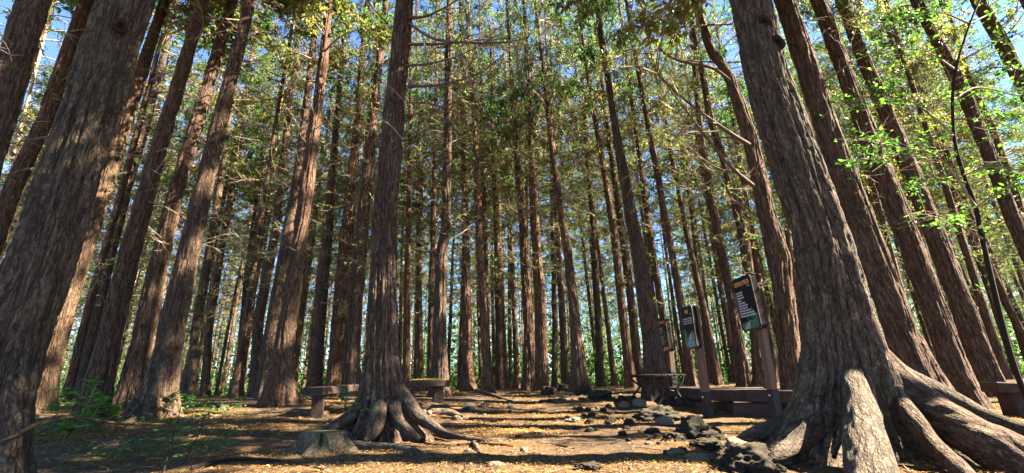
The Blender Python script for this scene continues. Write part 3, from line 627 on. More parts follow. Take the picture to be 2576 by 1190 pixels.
# ------------------------------------------------------------------ timber benches
def slab(mb, a, b_, wd, th, m=0):
    """plank from a to b (top centre line), width wd, thickness th"""
    a = np.asarray(a, float); b_ = np.asarray(b_, float); d = b_-a; L = np.linalg.norm(d); t = d/L; s = unit(np.cross([0, 0, 1.], t)); u_ = np.cross(t, s)
    V, q, tr = box((a+b_)/2-u_*th/2, t*L/2, s*wd/2, u_*th/2, .012); mb.add(V, q, tr, m)
def curved_seat(parent, path, wd, th, name='seat'):
    p = np.asarray(path, float); T = unit(np.gradient(p, axis=0)); S = np.cross([0, 0, 1.], T); S = unit(S); mb = MB(); V = []
    b_ = .012; prof = [(-wd/2+b_, 0), (wd/2-b_, 0), (wd/2, -b_), (wd/2, -th+b_), (wd/2-b_, -th), (-wd/2+b_, -th), (-wd/2, -th+b_), (-wd/2, -b_)]
    for k in range(len(p)):
        for s, z in prof: V.append(p[k]+S[k]*s+np.array([0, 0, z]))
    n_ = len(prof); q = [[k*n_+j, k*n_+(j+1) % n_, (k+1)*n_+(j+1) % n_, (k+1)*n_+j] for k in range(len(p)-1) for j in range(n_)]
    t = [[0, j, j+1] for j in range(1, n_-1)]+[[(len(p)-1)*n_, (len(p)-1)*n_+j+1, (len(p)-1)*n_+j] for j in range(1, n_-1)]
    mb.add(V, q, t); return mb.obj(name, [wood], parent, smooth=False)
def block(parent, c, yaw, sx, sy, ztop, name='leg', m=None, bev=.01):
    zb = g1(c[0], c[1])-.08; X = np.array([math.cos(yaw), math.sin(yaw), 0]); Y = np.array([-X[1], X[0], 0])
    V, q, t = box((c[0], c[1], (ztop+zb)/2), X*sx/2, Y*sy/2, np.array([0, 0, (ztop-zb)/2]), bev); mb = MB(); mb.add(V, q, t)
    return mb.obj(name, [m or wood], parent, smooth=False)
# curved bench behind the central cedar
z = P(770, 977, 6.1)[2]
A = P(788, 975, 6.1); B = P(1015, 962, 7.2); Cc = P(1122, 958, 7.9)
e = thing('timber_bench', 'curved brown timber bench passing behind the central cedar, yellow leaves on its right end', 'bench', (0, 0, 0))
curved_seat(e, spline([A, P(880, 968, 6.75), B*1.0], 6), .32, .10)
curved_seat(e, spline([B+np.array([.012, .004, .004]), P(1075, 957, 7.25)+np.array([0, 0, 0]), P(1110, 957, 7.5)], 6), .36, .10)
for px, d, tz in ((806, 6.2, A[2]), (1030, 7.15, B[2]), (1103, 7.35, P(1103, 957, 7.35)[2])):
    c = P(px, 960, d); block(e, c, .3, .15, .13, tz-.098)
def leaf_quad(mb, c, d, nrm, L, W, m=0):
    s = np.cross(nrm, d); pts = [c, c+d*L*.3+s*W*.5, c+d*L*.7+s*W*.42, c+d*L, c+d*L*.7-s*W*.42, c+d*L*.3-s*W*.5, c+d*L*.5-nrm*L*.06]
    mb.add(pts, None, [[0, 6, 1], [1, 6, 2], [2, 6, 3], [3, 6, 4], [4, 6, 5], [5, 6, 0]], m)
yellow = leaf_mat('yellow_needle_litter', ((0, (.55, .42, .08)), (.5, (.6, .42, .15)), (1, (.35, .22, .08))), .2, .8)
mb = MB()
for k in range(1500):
    t = R.random(); c = P(1052+t*52, 957, 7.18+t*.3)+np.array([R.uniform(-.1, .1), R.uniform(-.13, .13), .004+R.random()*.008]); d = unit(np.array([R.gauss(0, 1), R.gauss(0, 1), R.uniform(0, .4)]))
    leaf_quad(mb, c, d, np.array([0, 0, 1.]), R.uniform(.02, .05), .008)
tag(mb.obj('needle_litter', [yellow], None, False), 'yellow needle litter lying on the right end of the curved bench', 'litter', kind='stuff')
# angled bench under the boards
e = thing('timber_bench', 'low angular dark timber bench under the three boards', 'bench')
zt = .37
def onz(px, d, z): q = ray(px, 970); return np.array([q[0]/q[1]*d, d, z])
a1, a2, a3 = onz(1708, 7.7, .40), onz(1795, 6.7, .38), onz(1812, 6.35, .36)
mb = MB(); slab(mb, a1, a2, .45, .15); mb.obj('seat', [wood], e, False)
mb = MB(); slab(mb, a2+np.array([.0, -.02, -.004]), onz(2040, 5.75, .345), .48, .15); mb.obj('seat', [wood], e, False)
mb = MB(); slab(mb, a2+np.array([-.1, .25, .002]), onz(1900, 7.0, .378), .42, .14); mb.obj('seat', [wood], e, False)
for px, d, sx, sy, yaw in ((1735, 7.35, .40, .30, -.75), (1790, 6.65, .5, .3, -.3), (1874, 6.18, .46, .34, -.2), (2010, 5.85, .4, .3, -.2)):
    block(e, onz(px, d, 0), yaw, sx, sy, .20 if px > 1780 else .24)
mb = MB(); mb2 = 0
# far right bench
e = thing('timber_bench', 'timber bench cut off by the right edge behind the big roots', 'bench')
p0 = P(2482, 960, 5.6); p1 = P(2700, 968, 5.3); mb = MB(); slab(mb, p0, p1, .42, .12); mb.obj('seat', [wood], e, False)
for px in (2540, 2680): block(e, P(px, 960, 5.5), 0, .24, .2, p0[2]-.122)
# metal bench
def metal_bench():
    e = thing('iron_leg_bench', 'small backless bench with scrolled black iron legs beside the smallest board', 'bench')
    A_, B_ = onz(1618, 8.3, .62), onz(1690, 6.9, .585); d = unit(B_-A_); s = unit(np.cross([0, 0, 1.], d)); L = np.linalg.norm(B_-A_)
    for k in range(5):
        mb = MB(); o_ = s*(-.19+.095*k); slab(mb, A_+o_, B_+o_, .075, .03); mb.obj('slat', [wood], e, False)
    for f in (.06, .94):
        c = A_+(B_-A_)*f; gz = g1(c[0], c[1])-.01; h = A_[2]-.03-gz; mb = MB()
        for sg in (-1, 1):
            prof = [(.22, h), (.2, h*.8), (.1, h*.55), (.13, h*.35), (.2, h*.15), (.24, 0)]
            V, q, _, _ = tube(spline([np.array([c[0], c[1], gz])+s*sg*a+np.array([0, 0, b_]) for a, b_ in prof], 5), .018, 7); mb.add(V, q)
            cur = [np.array([c[0], c[1], gz])+s*sg*(.09+.05*math.cos(t))+np.array([0, 0, h*.78+.04*math.sin(t)]) for t in np.linspace(0, 5.5, 16)]
            V, q, _, _ = tube(cur, .009, 5); mb.add(V, q)
        cr = [np.array([c[0], c[1], gz])+s*a+np.array([0, 0, h*.42+.05*math.cos(a*14)]) for a in np.linspace(-.12, .12, 12)]
        V, q, _, _ = tube(cr, .012, 6); mb.add(V, q)
        V, q, t = box(np.array([c[0], c[1], gz+h-.012]), s*.235, d*.02, np.array([0, 0, .012]), .004); mb.add(V, q, t)
        mb.obj('leg', [iron], e)
metal_bench()

# ------------------------------------------------------------------ information boards
def flat(name, c, rough=.55): 
    return simple(name, c, rough, .12, 25)
face_m = flat('board_black', (.007, .006, .007), .4); rim_m = flat('board_rim', (.06, .04, .027)); side_m = flat('board_side', (.006, .005, .006), 1.0)
or_m = flat('title_orange', (.55, .27, .07)); wh_m = flat('text_white', (.34, .34, .35)); gr1 = flat('art_green', (.045, .12, .08)); gr2 = flat('art_dark_green', (.02, .07, .05)); gr3 = flat('art_light_green', (.09, .15, .08))
bl_m = flat('art_blue', (.13, .22, .27)); pk_m = flat('art_pink', (.55, .24, .20)); gy_m = flat('art_grey', (.25, .28, .27)); mg = flat('art_maroon', (.2, .04, .05))
def board(TL, TR, BR, BL, dL, dR, post, label, art, postd):
    tl, bl, tr, br = P(*TL, dL), P(*BL, dL), P(*TR, dR), P(*BR, dR)
    c = (tl+tr+bl+br)/4; r = (tr+br-tl-bl)/2; Wd = np.linalg.norm(r); r = unit(r*np.array([1, 1, .0])); v = (tl+tr-bl-br)/2; Hh = np.linalg.norm(v); v = unit(v-r*(v@r)); nrm = np.cross(r, v)
    if nrm@(-c) < 0: nrm = -nrm
    e = thing('info_board', label, 'sign', (c[0], c[1], g1(c[0], c[1]))); org = np.array(e.location)
    def rr(w_, h_, rad, k=5):
        out = []
        for cx, cy, a0 in ((w_/2-rad, h_/2-rad, 0), (-w_/2+rad, h_/2-rad, PI/2), (-w_/2+rad, -h_/2+rad, PI), (w_/2-rad, -h_/2+rad, 1.5*PI)):
            for a in np.linspace(a0, a0+PI/2, k): out.append((cx+rad*math.cos(a), cy+rad*math.sin(a)))
        return out
    def ext(name, poly, z0, z1, m, parent=e, mm=None):
        n_ = len(poly); V = [c-org+r*a+v*b_+nrm*z for z in (z0, z1) for a, b_ in poly]
        cen0 = np.mean(V[:n_], 0); cen1 = np.mean(V[n_:], 0); mb = MB()
        mb.add(V+[cen0, cen1], [[j, (j+1) % n_, n_+(j+1) % n_, n_+j] for j in range(n_)], [[2*n_, (j+1) % n_, j] for j in range(n_)]+[[2*n_+1, n_+j, n_+(j+1) % n_] for j in range(n_)])
        return mb.obj(name, [m], parent, False)
    ext('board_body', rr(Wd, Hh, Wd*.13), -.075, -.012, side_m); ext('board_rim', rr(Wd, Hh, Wd*.13), -.012, 0, rim_m); face = ext('board_face', rr(Wd*.93, Hh*.965, Wd*.1), 0, .003, face_m)
    z = [.0045]
    def prim(kind, poly, m):
        poly = [(a*Wd/2, b_*Hh/2) for a, b_ in poly]; ext(kind, poly, .0032, z[0], m, face); z[0] += .0002
    def rows(kind, segs, m, h):
        mb = MB()
        for x0, x1, y in segs:
            V, q, t = box(c-org+r*((x0+x1)/2*Wd/2)+v*(y*Hh/2)+nrm*.0045, r*(abs(x1-x0)/2*Wd/2), v*h*Hh/2/2, nrm*.0015, .0006); mb.add(V, q, t)
        mb.obj(kind, [m], face, False)
    def strokes(kind, lines, m, wd):
        mb = MB()
        for ln in lines:
            for (xa, ya), (xb, yb) in zip(ln[:-1], ln[1:]):
                a = c-org+r*xa*Wd/2+v*ya*Hh/2; b_ = c-org+r*xb*Wd/2+v*yb*Hh/2; d = b_-a; L = np.linalg.norm(d)+1e-6; t = d/L; s = np.cross(nrm, t)
                V, q, tr_ = box((a+b_)/2+nrm*.0045, t*(L/2+wd/2), s*wd/2, nrm*.0012, .0004); mb.add(V, q, tr_)
        mb.obj(kind, [m], face, False)
    art(prim, rows, strokes, Wd, Hh)
    # post behind the board
    (xt, yt), (xb, yb), pw, dark_from = post
    pt = P(xt, yt, postd); pb = P(xb, yb, postd); dv = unit(pt-pb); gz = g1(pb[0], pb[1]); pb = pb-dv*((pb[2]-gz+.1)/dv[2]); s = unit(r-dv*(r@dv)); f_ = np.cross(s, dv)
    Lp = np.linalg.norm(pt-pb); cut = dark_from+.1; mb = MB()
    V, q, t = box((pb+dv*cut+pt)/2-org, s*pw/2, f_*pw*.4, dv*(Lp-cut)/2, .006); mb.add(V, q, t); mb.obj('post', [wood_light], e, False)
    mb = MB(); V, q, t = box(pb+dv*cut/2-org, s*(pw/2+.004), f_*(pw*.4+.004), dv*cut/2, .006); mb.add(V, q, t); ft = mb.obj('post_foot', [black_band], e, False)
    mb = MB(); fc = unit(-pb*np.array([1, 1, 0])); nf = f_ if f_@fc > 0 else -f_
    q0 = pb+dv*(cut-.06)-org+nf*(pw*.4+.004); th = np.arange(10)/10*2*PI
    V = [q0+(s*math.cos(t)+dv*math.sin(t))*.013+nf*h for h in (0, .008) for t in th]+[q0+nf*.011]
    mb.add(V, [[j, (j+1) % 10, 10+(j+1) % 10, 10+j] for j in range(10)], [[20, 10+j, 10+(j+1) % 10] for j in range(10)]); mb.obj('bolt', [steel], ft)
def art3(prim, rows, strokes, W_, H_):
    strokes('title', [[(-.78, .80), (-.60, .80)], [(-.74, .74), (-.62, .74), (-.62, .68), (-.74, .68), (-.74, .74)], [(-.54, .83), (-.54, .67)], [(-.42, .82), (-.30, .82)], [(-.42, .76), (-.28, .76)], [(-.36, .82), (-.36, .68)],
        [(-.22, .80), (-.10, .80), (-.10, .74), (-.20, .74)], [(-.24, .69), (.12, .69)], [(0, .80), (.06, .83), (.10, .79), (.04, .76), (0, .80)], [(.20, .82), (.34, .82)], [(.22, .76), (.36, .76)], [(.28, .82), (.28, .70)], [(.2, .70), (.38, .70)], [(.42, .83), (.42, .69)],
        [(.52, .82), (.70, .82), (.70, .76)], [(.52, .75), (.60, .75), (.60, .69), (.52, .69)], [(.74, .83), (.74, .68)]], or_m, .011)
    rows('subtitle', [(.46, .58, .60), (.60, .68, .60), (.70, .78, .60)], wh_m, .035)
    ends = (-.12, -.1, -.05, -.4, -.05, .22, .18, .42, .72, .9); segs = []; rg = random.Random(3)
    for k, x1 in enumerate(ends):
        x = -.8; y = .42-.098*k
        while x < x1*.92-.05:
            w_ = rg.uniform(.1, .24); segs.append((x, min(x+w_, x1*.92), y)); x += w_+.022
    rows('text', segs, wh_m, .058)
    prim('picture', [(-.82, -.72), (-.3, -.68), (.0, -.64), (.3, -.62), (.85, -.48), (.86, -.86), (.8, -.94), (-.6, -.95), (-.85, -.86)], gr1)
    prim('picture', [(-.7, -.94), (-.2, -.72), (.1, -.64), (.0, -.74), (-.1, -.94)], gy_m)
    prim('picture', [(.2, -.66), (.3, -.60), (.16, -.52), (.32, -.48), (.2, -.38), (.34, -.36), (.26, -.26), (.4, -.22), (.48, -.14), (.56, -.22), (.66, -.28), (.58, -.36), (.7, -.42), (.6, -.48), (.72, -.56), (.6, -.62)], gr2)
    prim('picture', [(-.1, -.62), (-.2, -.5), (-.12, -.38), (.0, -.36), (.06, -.5), (.0, -.62)], gr2)
def art2(prim, rows, strokes, W_, H_):
    strokes('title', [[(-.22, .80), (-.06, .80), (-.06, .74), (-.2, .74)], [(-.2, .68), (-.06, .68)], [(.02, .82), (.16, .82)], [(.03, .75), (.17, .75), (.17, .68), (.03, .68), (.03, .75)], [(.1, .82), (.1, .75)], [(.22, .82), (.22, .67)]], or_m, .012)
    rows('subtitle', [(.55, .75, .60)], wh_m, .03)
    segs = []
    for k in range(3):
        y = .40-.11*k
        for x0, x1 in ((-.75, -.52), (-.4, -.1), (.02, .3), (.42, .78)): segs.append((x0+.02*k, x1, y))
    rows('text', segs, wh_m, .06)
    prim('picture', [(-.85, -.1), (-.8, -.04), (-.66, -.3), (-.56, -.5), (-.3, -.58), (.1, -.6), (.4, -.5), (.36, -.16), (.5, -.34), (.56, -.26), (.66, -.2), (.8, -.22), (.86, -.4), (.86, -.86), (.8, -.94), (-.7, -.95), (-.85, -.8)], gr3)
    prim('picture', [(-.2, -.62), (-.14, -.5), (0, -.52), (.1, -.34), (.22, -.30), (.4, -.42), (.26, -.56), (.0, -.64)], gy_m)
    prim('picture', [(-.5, -.76), (-.2, -.66), (.3, -.64), (.72, -.7), (.8, -.84), (.3, -.93), (-.3, -.94)], bl_m)
    prim('picture', [(0, -.8), (.08, -.74), (.16, -.8), (.2, -.86), (.08, -.88)], gr2)
def art1(prim, rows, strokes, W_, H_):
    strokes('title', [[(-.8, .80), (-.55, .80)], [(-.75, .72), (-.58, .72)], [(-.46, .82), (-.46, .69)], [(-.34, .80), (-.16, .80), (-.16, .70), (-.34, .70)], [(-.06, .81), (-.06, .69)], [(.06, .80), (.28, .80)], [(.08, .70), (.28, .70)], [(.18, .80), (.18, .70)], [(.4, .82), (.4, .69)], [(.5, .79), (.66, .79), (.66, .70)]], or_m, .012)
    rows('subtitle', [(.5, .72, .58)], wh_m, .035)
    rows('text', [(-.75, .1, .42), (-.75, -.2, .33), (-.75, .1, .24), (-.75, -.2, .14), (-.75, -.1, -.06), (-.75, .12, -.15), (-.75, -.05, -.25), (-.75, .05, -.34), (-.75, .3, -.43), (-.75, -.1, -.53)], wh_m, .042)
    prim('picture', [(.2, .1), (.3, .22), (.5, .24), (.62, .1), (.6, -.1), (.76, -.4), (.7, -.62), (.5, -.56), (.4, -.2), (.24, -.1)], gr1)
    prim('picture', [(-.3, -.56), (0, -.6), (.3, -.76), (.0, -.8)], gr2)
    prim('picture', [(-.7, -.94), (-.4, -.78), (0, -.72), (.6, -.7), (.8, -.78), (.76, -.92)], pk_m)
    prim('picture', [(0, -.9), (.1, -.82), (.3, -.84), (.36, -.9)], mg)
board((1840, 708), (1884, 685), (1917, 823), (1869, 837), 5.62, 5.25, ((1899, 730), (1953, 1040), .095, .36), 'largest of three black information boards, on a brown post nearest the huge cedar', art3, 5.42)
board((1711, 774), (1739, 768), (1754, 874), (1726, 879), 6.2, 5.98, ((1746, 772), (1781, 1040), .10, .30), 'middle black board with green and pale blue picture on a pinkish post', art2, 6.14)
board((1654, 804), (1673, 798), (1685, 883), (1667, 887), 8.3, 8.0, ((1678, 812), (1698, 1012), .11, .42), 'smallest, farthest black board with a pink shape at its foot', art1, 8.25)

# ------------------------------------------------------------------ stump, logs, roots on the path
def stump(px, py, r, h, label, seed, m, cleft=True):
    c = G(px, py); e = thing('tree_stump', label, 'stump', c); n_ = 120; rings = 34; V = []
    th = np.arange(n_)/n_*2*PI; z = np.linspace(-.1, h, rings)
    lob = sum(wt*np.maximum(0, np.cos(th-a))**10 for a, wt in ((-.15, 1.3), (-1.25, 1.4), (-2.6, .9), (PI-.3, 1.0), (1.4, .7)))
    for zz in z:
        fl = np.exp(-max(zz, 0)/(.42*h)); rr_ = r*(1+.10*np.sin(th*3+1)+ .06*np.sin(th*7)) *(1+.18*fl)+r*lob*1.0*fl
        if cleft: rr_ = rr_-r*.5*np.exp(-((np.angle(np.exp(1j*(th+1.22))))/.055)**2)*ss(.02, .06, zz)
        q = np.stack([np.cos(th)*r, np.sin(th)*r, th*0+zz], -1); rr_ = rr_+.012*(vn(q*np.array([30, 30, 8]), seed)-.5)*1.4+.02*(vn(q*np.array([9, 9, 3]), seed+1)-.5)
        V.append(np.stack([np.cos(th)*rr_, np.sin(th)*rr_, th*0+zz], -1))
    V = np.concatenate(V); i, j = np.meshgrid(np.arange(rings-1), np.arange(n_), indexing='ij')
    q = np.stack([i*n_+j, i*n_+(j+1) % n_, (i+1)*n_+(j+1) % n_, (i+1)*n_+j], -1).reshape(-1, 4)
    me = mesh('stump_side', V, [q], [m]); along(me, V); link('stump_side', me, e)
    top = V[-n_:]; Vt = [top]; 
    for f in (.9, .6, .3): t2 = top*np.array([f, f, 1]); t2[:, 2] += .004*np.sin(th*5*f)-.004; Vt.append(t2)
    Vt = np.concatenate(Vt); i, j = np.meshgrid(np.arange(3), np.arange(n_), indexing='ij')
    q = np.stack([i*n_+j, i*n_+(j+1) % n_, (i+1)*n_+(j+1) % n_, (i+1)*n_+j], -1).reshape(-1, 4)
    Vt = np.vstack([Vt, [[0, 0, h-.003]]]); t = [[3*n_+j, 3*n_+(j+1) % n_, 4*n_] for j in range(n_)]
    link('cut_top', mesh('cut_top', Vt, [q, np.array(t)], [cut_m], [0, 0]), e); return c
cut_m = simple('mossy_cut_wood', (.12, .10, .05), .9, .5, 12, (1, 1, 1), .01)
stump_m = bark_mat('mossy_stump_wood', (.04, .033, .022), (.15, .12, .08), (.30, .25, .17), .8, .45, .3, .015)
c = stump(806, 1134, .165, .15, 'low flat-topped mossy stump with a cleft, in front of the central cedar', 5, stump_m)
stump(560, 1030, .05, .06, 'tiny pale stump at the edge of the seedlings', 9, bark_pale, False)
stump(1104, 1030, .10, .07, 'short pale stump under the right end of the curved bench', 19, bark_pale, False)
def ground_root(spec, m, label, name='exposed_root', cat='root', amp=.006, lift=.2, seed=0, group=None):
    """spec: (px, py, radius): lies along the ground, half sunk"""
    pts = []; rad = []
    for px, py, r in spec: g = G(px, py); g[2] += r*lift; pts.append(g); rad.append(r)
    pts = np.array(pts); e_ = spline(np.column_stack([pts, rad]), 8)
    for k in range(len(e_)): e_[k, 2] = max(e_[k, 2], g1(e_[k, 0], e_[k, 1])+e_[k, 3]*(lift-.35))
    org = e_[len(e_)//2, :3].copy(); o = root_pts(None, e_[:, :3]-org, e_[:, 3], m, amp, 16, name, seed, 3); o.location = org
    tag(o, label, cat, group)
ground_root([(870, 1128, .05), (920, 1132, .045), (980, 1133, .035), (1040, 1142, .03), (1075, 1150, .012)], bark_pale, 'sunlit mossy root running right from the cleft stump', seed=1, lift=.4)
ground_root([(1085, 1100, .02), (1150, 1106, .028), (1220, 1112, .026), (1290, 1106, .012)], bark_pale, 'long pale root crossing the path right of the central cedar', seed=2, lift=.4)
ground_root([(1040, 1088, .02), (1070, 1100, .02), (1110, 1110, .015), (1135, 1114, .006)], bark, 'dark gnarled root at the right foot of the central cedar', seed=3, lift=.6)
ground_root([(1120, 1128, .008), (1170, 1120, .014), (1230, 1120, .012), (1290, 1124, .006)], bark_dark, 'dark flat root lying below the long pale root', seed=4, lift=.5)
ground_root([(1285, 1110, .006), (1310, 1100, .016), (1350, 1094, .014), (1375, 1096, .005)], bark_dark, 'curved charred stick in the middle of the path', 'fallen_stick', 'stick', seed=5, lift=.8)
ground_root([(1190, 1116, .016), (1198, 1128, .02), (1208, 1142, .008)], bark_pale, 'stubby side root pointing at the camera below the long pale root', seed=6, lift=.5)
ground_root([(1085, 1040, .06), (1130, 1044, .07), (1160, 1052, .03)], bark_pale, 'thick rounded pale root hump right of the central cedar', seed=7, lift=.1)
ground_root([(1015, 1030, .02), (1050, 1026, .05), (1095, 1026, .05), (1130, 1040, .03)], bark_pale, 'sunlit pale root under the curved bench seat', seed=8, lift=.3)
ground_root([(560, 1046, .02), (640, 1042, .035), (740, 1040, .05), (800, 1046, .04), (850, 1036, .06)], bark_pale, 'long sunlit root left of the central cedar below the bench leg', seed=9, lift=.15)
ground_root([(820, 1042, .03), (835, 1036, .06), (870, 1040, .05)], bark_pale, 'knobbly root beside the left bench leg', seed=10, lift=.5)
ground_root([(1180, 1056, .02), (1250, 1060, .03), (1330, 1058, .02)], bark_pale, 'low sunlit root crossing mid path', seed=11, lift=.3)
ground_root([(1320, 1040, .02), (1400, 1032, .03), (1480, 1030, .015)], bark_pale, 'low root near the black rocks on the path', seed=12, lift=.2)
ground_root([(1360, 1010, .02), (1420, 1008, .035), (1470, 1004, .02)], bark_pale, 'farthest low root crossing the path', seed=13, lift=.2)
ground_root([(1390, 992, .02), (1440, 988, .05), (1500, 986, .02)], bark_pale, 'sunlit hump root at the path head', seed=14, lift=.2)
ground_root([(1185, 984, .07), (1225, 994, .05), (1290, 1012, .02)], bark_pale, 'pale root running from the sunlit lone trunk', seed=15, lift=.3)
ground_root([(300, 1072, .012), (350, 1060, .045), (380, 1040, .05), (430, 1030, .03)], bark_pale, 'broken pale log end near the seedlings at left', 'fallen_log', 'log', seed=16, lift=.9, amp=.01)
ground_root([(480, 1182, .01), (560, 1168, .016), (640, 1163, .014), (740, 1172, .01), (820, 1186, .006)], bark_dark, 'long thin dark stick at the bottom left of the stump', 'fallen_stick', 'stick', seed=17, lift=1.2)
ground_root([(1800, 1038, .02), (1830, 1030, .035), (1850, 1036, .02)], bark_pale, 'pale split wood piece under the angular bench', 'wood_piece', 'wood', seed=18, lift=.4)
for k, (px, py, ln, an) in enumerate(((1240, 1150, 60, .1), (1420, 1125, 50, -.2), (980, 1172, 70, .15), (1560, 1110, 44, .3), (330, 1150, 80, -.1), (600, 1130, 60, .2), (1130, 1160, 50, -.3), (700, 1085, 70, .1), (560, 1075, 60, -.1), (1700, 1070, 50, .1), (2060, 1165, 60, -.2), (2240, 1165, 50, .2), (450, 1110, 70, .15), (1350, 1075, 50, .0))):
    ground_root([(px-ln/2, py+ln*an/2, .004), (px, py, .007), (px+ln/2, py-ln*an/2, .003)], bark_dark if k % 2 else bark_far, 'thin fallen stick lying on the needle carpet', 'fallen_stick', 'stick', seed=60+k, lift=.9, amp=.001, group='thin sticks on the forest floor')
# propped branch in front of the massive left trunk
pts = np.array([P(-60, 1140, 2.4), P(20, 1105, 2.45), P(110, 1062, 2.5), P(200, 1052, 2.7), P(330, 1068, 3.2), P(480, 1062, 3.6)])
org = pts[2].copy(); o = root_pts(None, pts-org, np.array([.016, .014, .011, .008, .005, .003]), bark_pale, .003, 10, 'fallen_branch', 33, 8); o.location = org
tag(o, 'long bare branch lying across the foot of the massive left trunk', 'branch')

# ------------------------------------------------------------------ rocks
def rock_mesh(seed, rough=.4, sub=4):
    import bmesh
    bm = bmesh.new(); bmesh.ops.create_icosphere(bm, subdivisions=sub, radius=1); me = bpy.data.meshes.new('rock'); bm.to_mesh(me); bm.free()
    V = np.zeros(len(me.vertices)*3); me.vertices.foreach_get('co', V); V = V.reshape(-1, 3); n_ = V.copy()
    d = rough*(fbm(n_*1.6+seed, 3, seed)-.45)*2.2+rough*.5*(1-np.abs(2*vn(n_*4+seed, seed+3)-1)-.5)+.45*rough*(vn(n_*7, seed)-.5)+.2*rough*(vn(n_*17, seed)-.5)
    V = n_*(1+d[:, None]); V[:, 2] = np.where(V[:, 2] < -.3, -.3+(V[:, 2]+.3)*.3, V[:, 2])
    me.vertices.foreach_set('co', V.ravel().astype(np.float32)); me.polygons.foreach_set('use_smooth', np.full(len(me.polygons), True)); me.update(); return me
LR = [rock_mesh(s, .5, 5) for s in (1, 2, 3, 4, 5)]; PR = [rock_mesh(s, .42, 4) for s in (11, 12, 13)]
for me in LR: me.materials.append(lava)
for me in PR: me.materials.append(pale)
def rock(px, py, wpx, hpx, kind, label, group=None, k=None):
    g = G(px, py); s = g[1]/F/math.cos(PITCH)*.98; o = link('lava_rock' if kind == 'l' else 'stone', (LR if kind == 'l' else PR)[k if k is not None else R.randrange(3 if kind != 'l' else 5)])
    o.location = g+np.array([0, 0, hpx*s*.10]); o.rotation_euler = (0, 0, R.uniform(0, 6.28)); o.scale = (wpx*s*.42, wpx*s*.36, hpx*s*.62); tag(o, label, 'rock', group)
for a in ((1655, 1056, 112, 38, 'l', 'low black rock mound beside the grey arched stone'), (1672, 1066, 50, 22, 'p', 'grey arched stone leaning on the low black mound'),
          (1745, 1098, 96, 52, 'l', 'tallest black rock, standing alone mid right of the path'), (1790, 1106, 60, 22, 'l', 'flat black rock stretching right from the tallest black rock'), (1700, 1108, 50, 20, 'l', 'small black lump left of the tallest black rock'),
          (1880, 1180, 150, 62, 'l', 'big mossy black rock at the bottom edge near the huge cedar roots'), (1850, 1128, 78, 30, 'p', 'sunlit cream stone behind the big mossy black rock'), (1775, 1128, 80, 24, 'l', 'black rock between the tallest one and the cream stone'),
          (1830, 1172, 70, 40, 'l', 'rounded mossy rock left of the big mossy black rock'), (1960, 1196, 40, 26, 'l', 'small black rock right of the big mossy black rock'), (1700, 1142, 56, 16, 'p', 'flat bluish grey stone in the sun patch'), (1760, 1158, 70, 18, 'p', 'long flat mossy stone sunk in the needles'),
          (1610, 1022, 36, 22, 'p', 'white stone beside the iron legged bench'), (1570, 1022, 34, 14, 'p', 'pale stone left of the white stone'), (1338, 978, 32, 34, 'l', 'upright black rock at the head of the path'), (1378, 992, 46, 22, 'l', 'domed dark rock in the upper path'),
          (1366, 980, 40, 18, 'l', 'black rock right of the upright one at the path head'), (1470, 992, 46, 22, 'l', 'black rock at the foot of the reddish flared trunk'), (1420, 984, 44, 18, 'l', 'black boulder between path head and reddish trunk'), (1510, 1004, 60, 24, 'l', 'broad black rock left of the iron legged bench'),
          (1560, 1012, 40, 18, 'l', 'black rock in front of the iron legged bench'), (1215, 1026, 24, 14, 'p', 'small squarish stone in the left part of the path'), (1180, 1030, 40, 16, 'p', 'mossy low stone beside the squarish one'), (1318, 1142, 22, 18, 'p', 'single pale chip standing in the lit foreground needles'),
          (1060, 1044, 16, 10, 'p', 'left cream cobble of the three by the central cedar'), (1080, 1042, 18, 12, 'p', 'right cream cobble of the three by the central cedar'), (1068, 1038, 12, 10, 'p', 'white cobble behind the two cream ones'),
          (1150, 1056, 26, 12, 'p', 'pale rough stone beyond the root hump'), (1445, 1060, 40, 12, 'p', 'flat pale stone in the middle path'), (830, 985, 20, 12, 'p', 'small stone behind the left bench end'), (1250, 1170, 46, 9, 'p', 'flat stone half buried near the lower middle'), (1480, 1180, 70, 16, 'l', 'dark flat rock at the bottom of the path')):
    rock(*a)
cnt = 0
while cnt < 55:
    t = R.random(); px = 1340+t*480+R.gauss(0, 45)-60*t; py = 985+t*150+R.gauss(0, 16)
    if py < 985 or py > 1188: continue
    wd = R.uniform(8, 32)*(.6+.6*t); rock(px, py, wd, wd*.5, 'l', 'small black lava rock scattered along the right side of the path', 'small lava rocks along the path'); cnt += 1
for k in range(46):
    px = R.uniform(600, 1900); py = R.uniform(1000, 1185); wd = R.uniform(7, 20); rock(px, py, wd, wd*.5, R.choice('plp'), 'small loose stone or clod on the forest floor', 'loose stones on the forest floor')

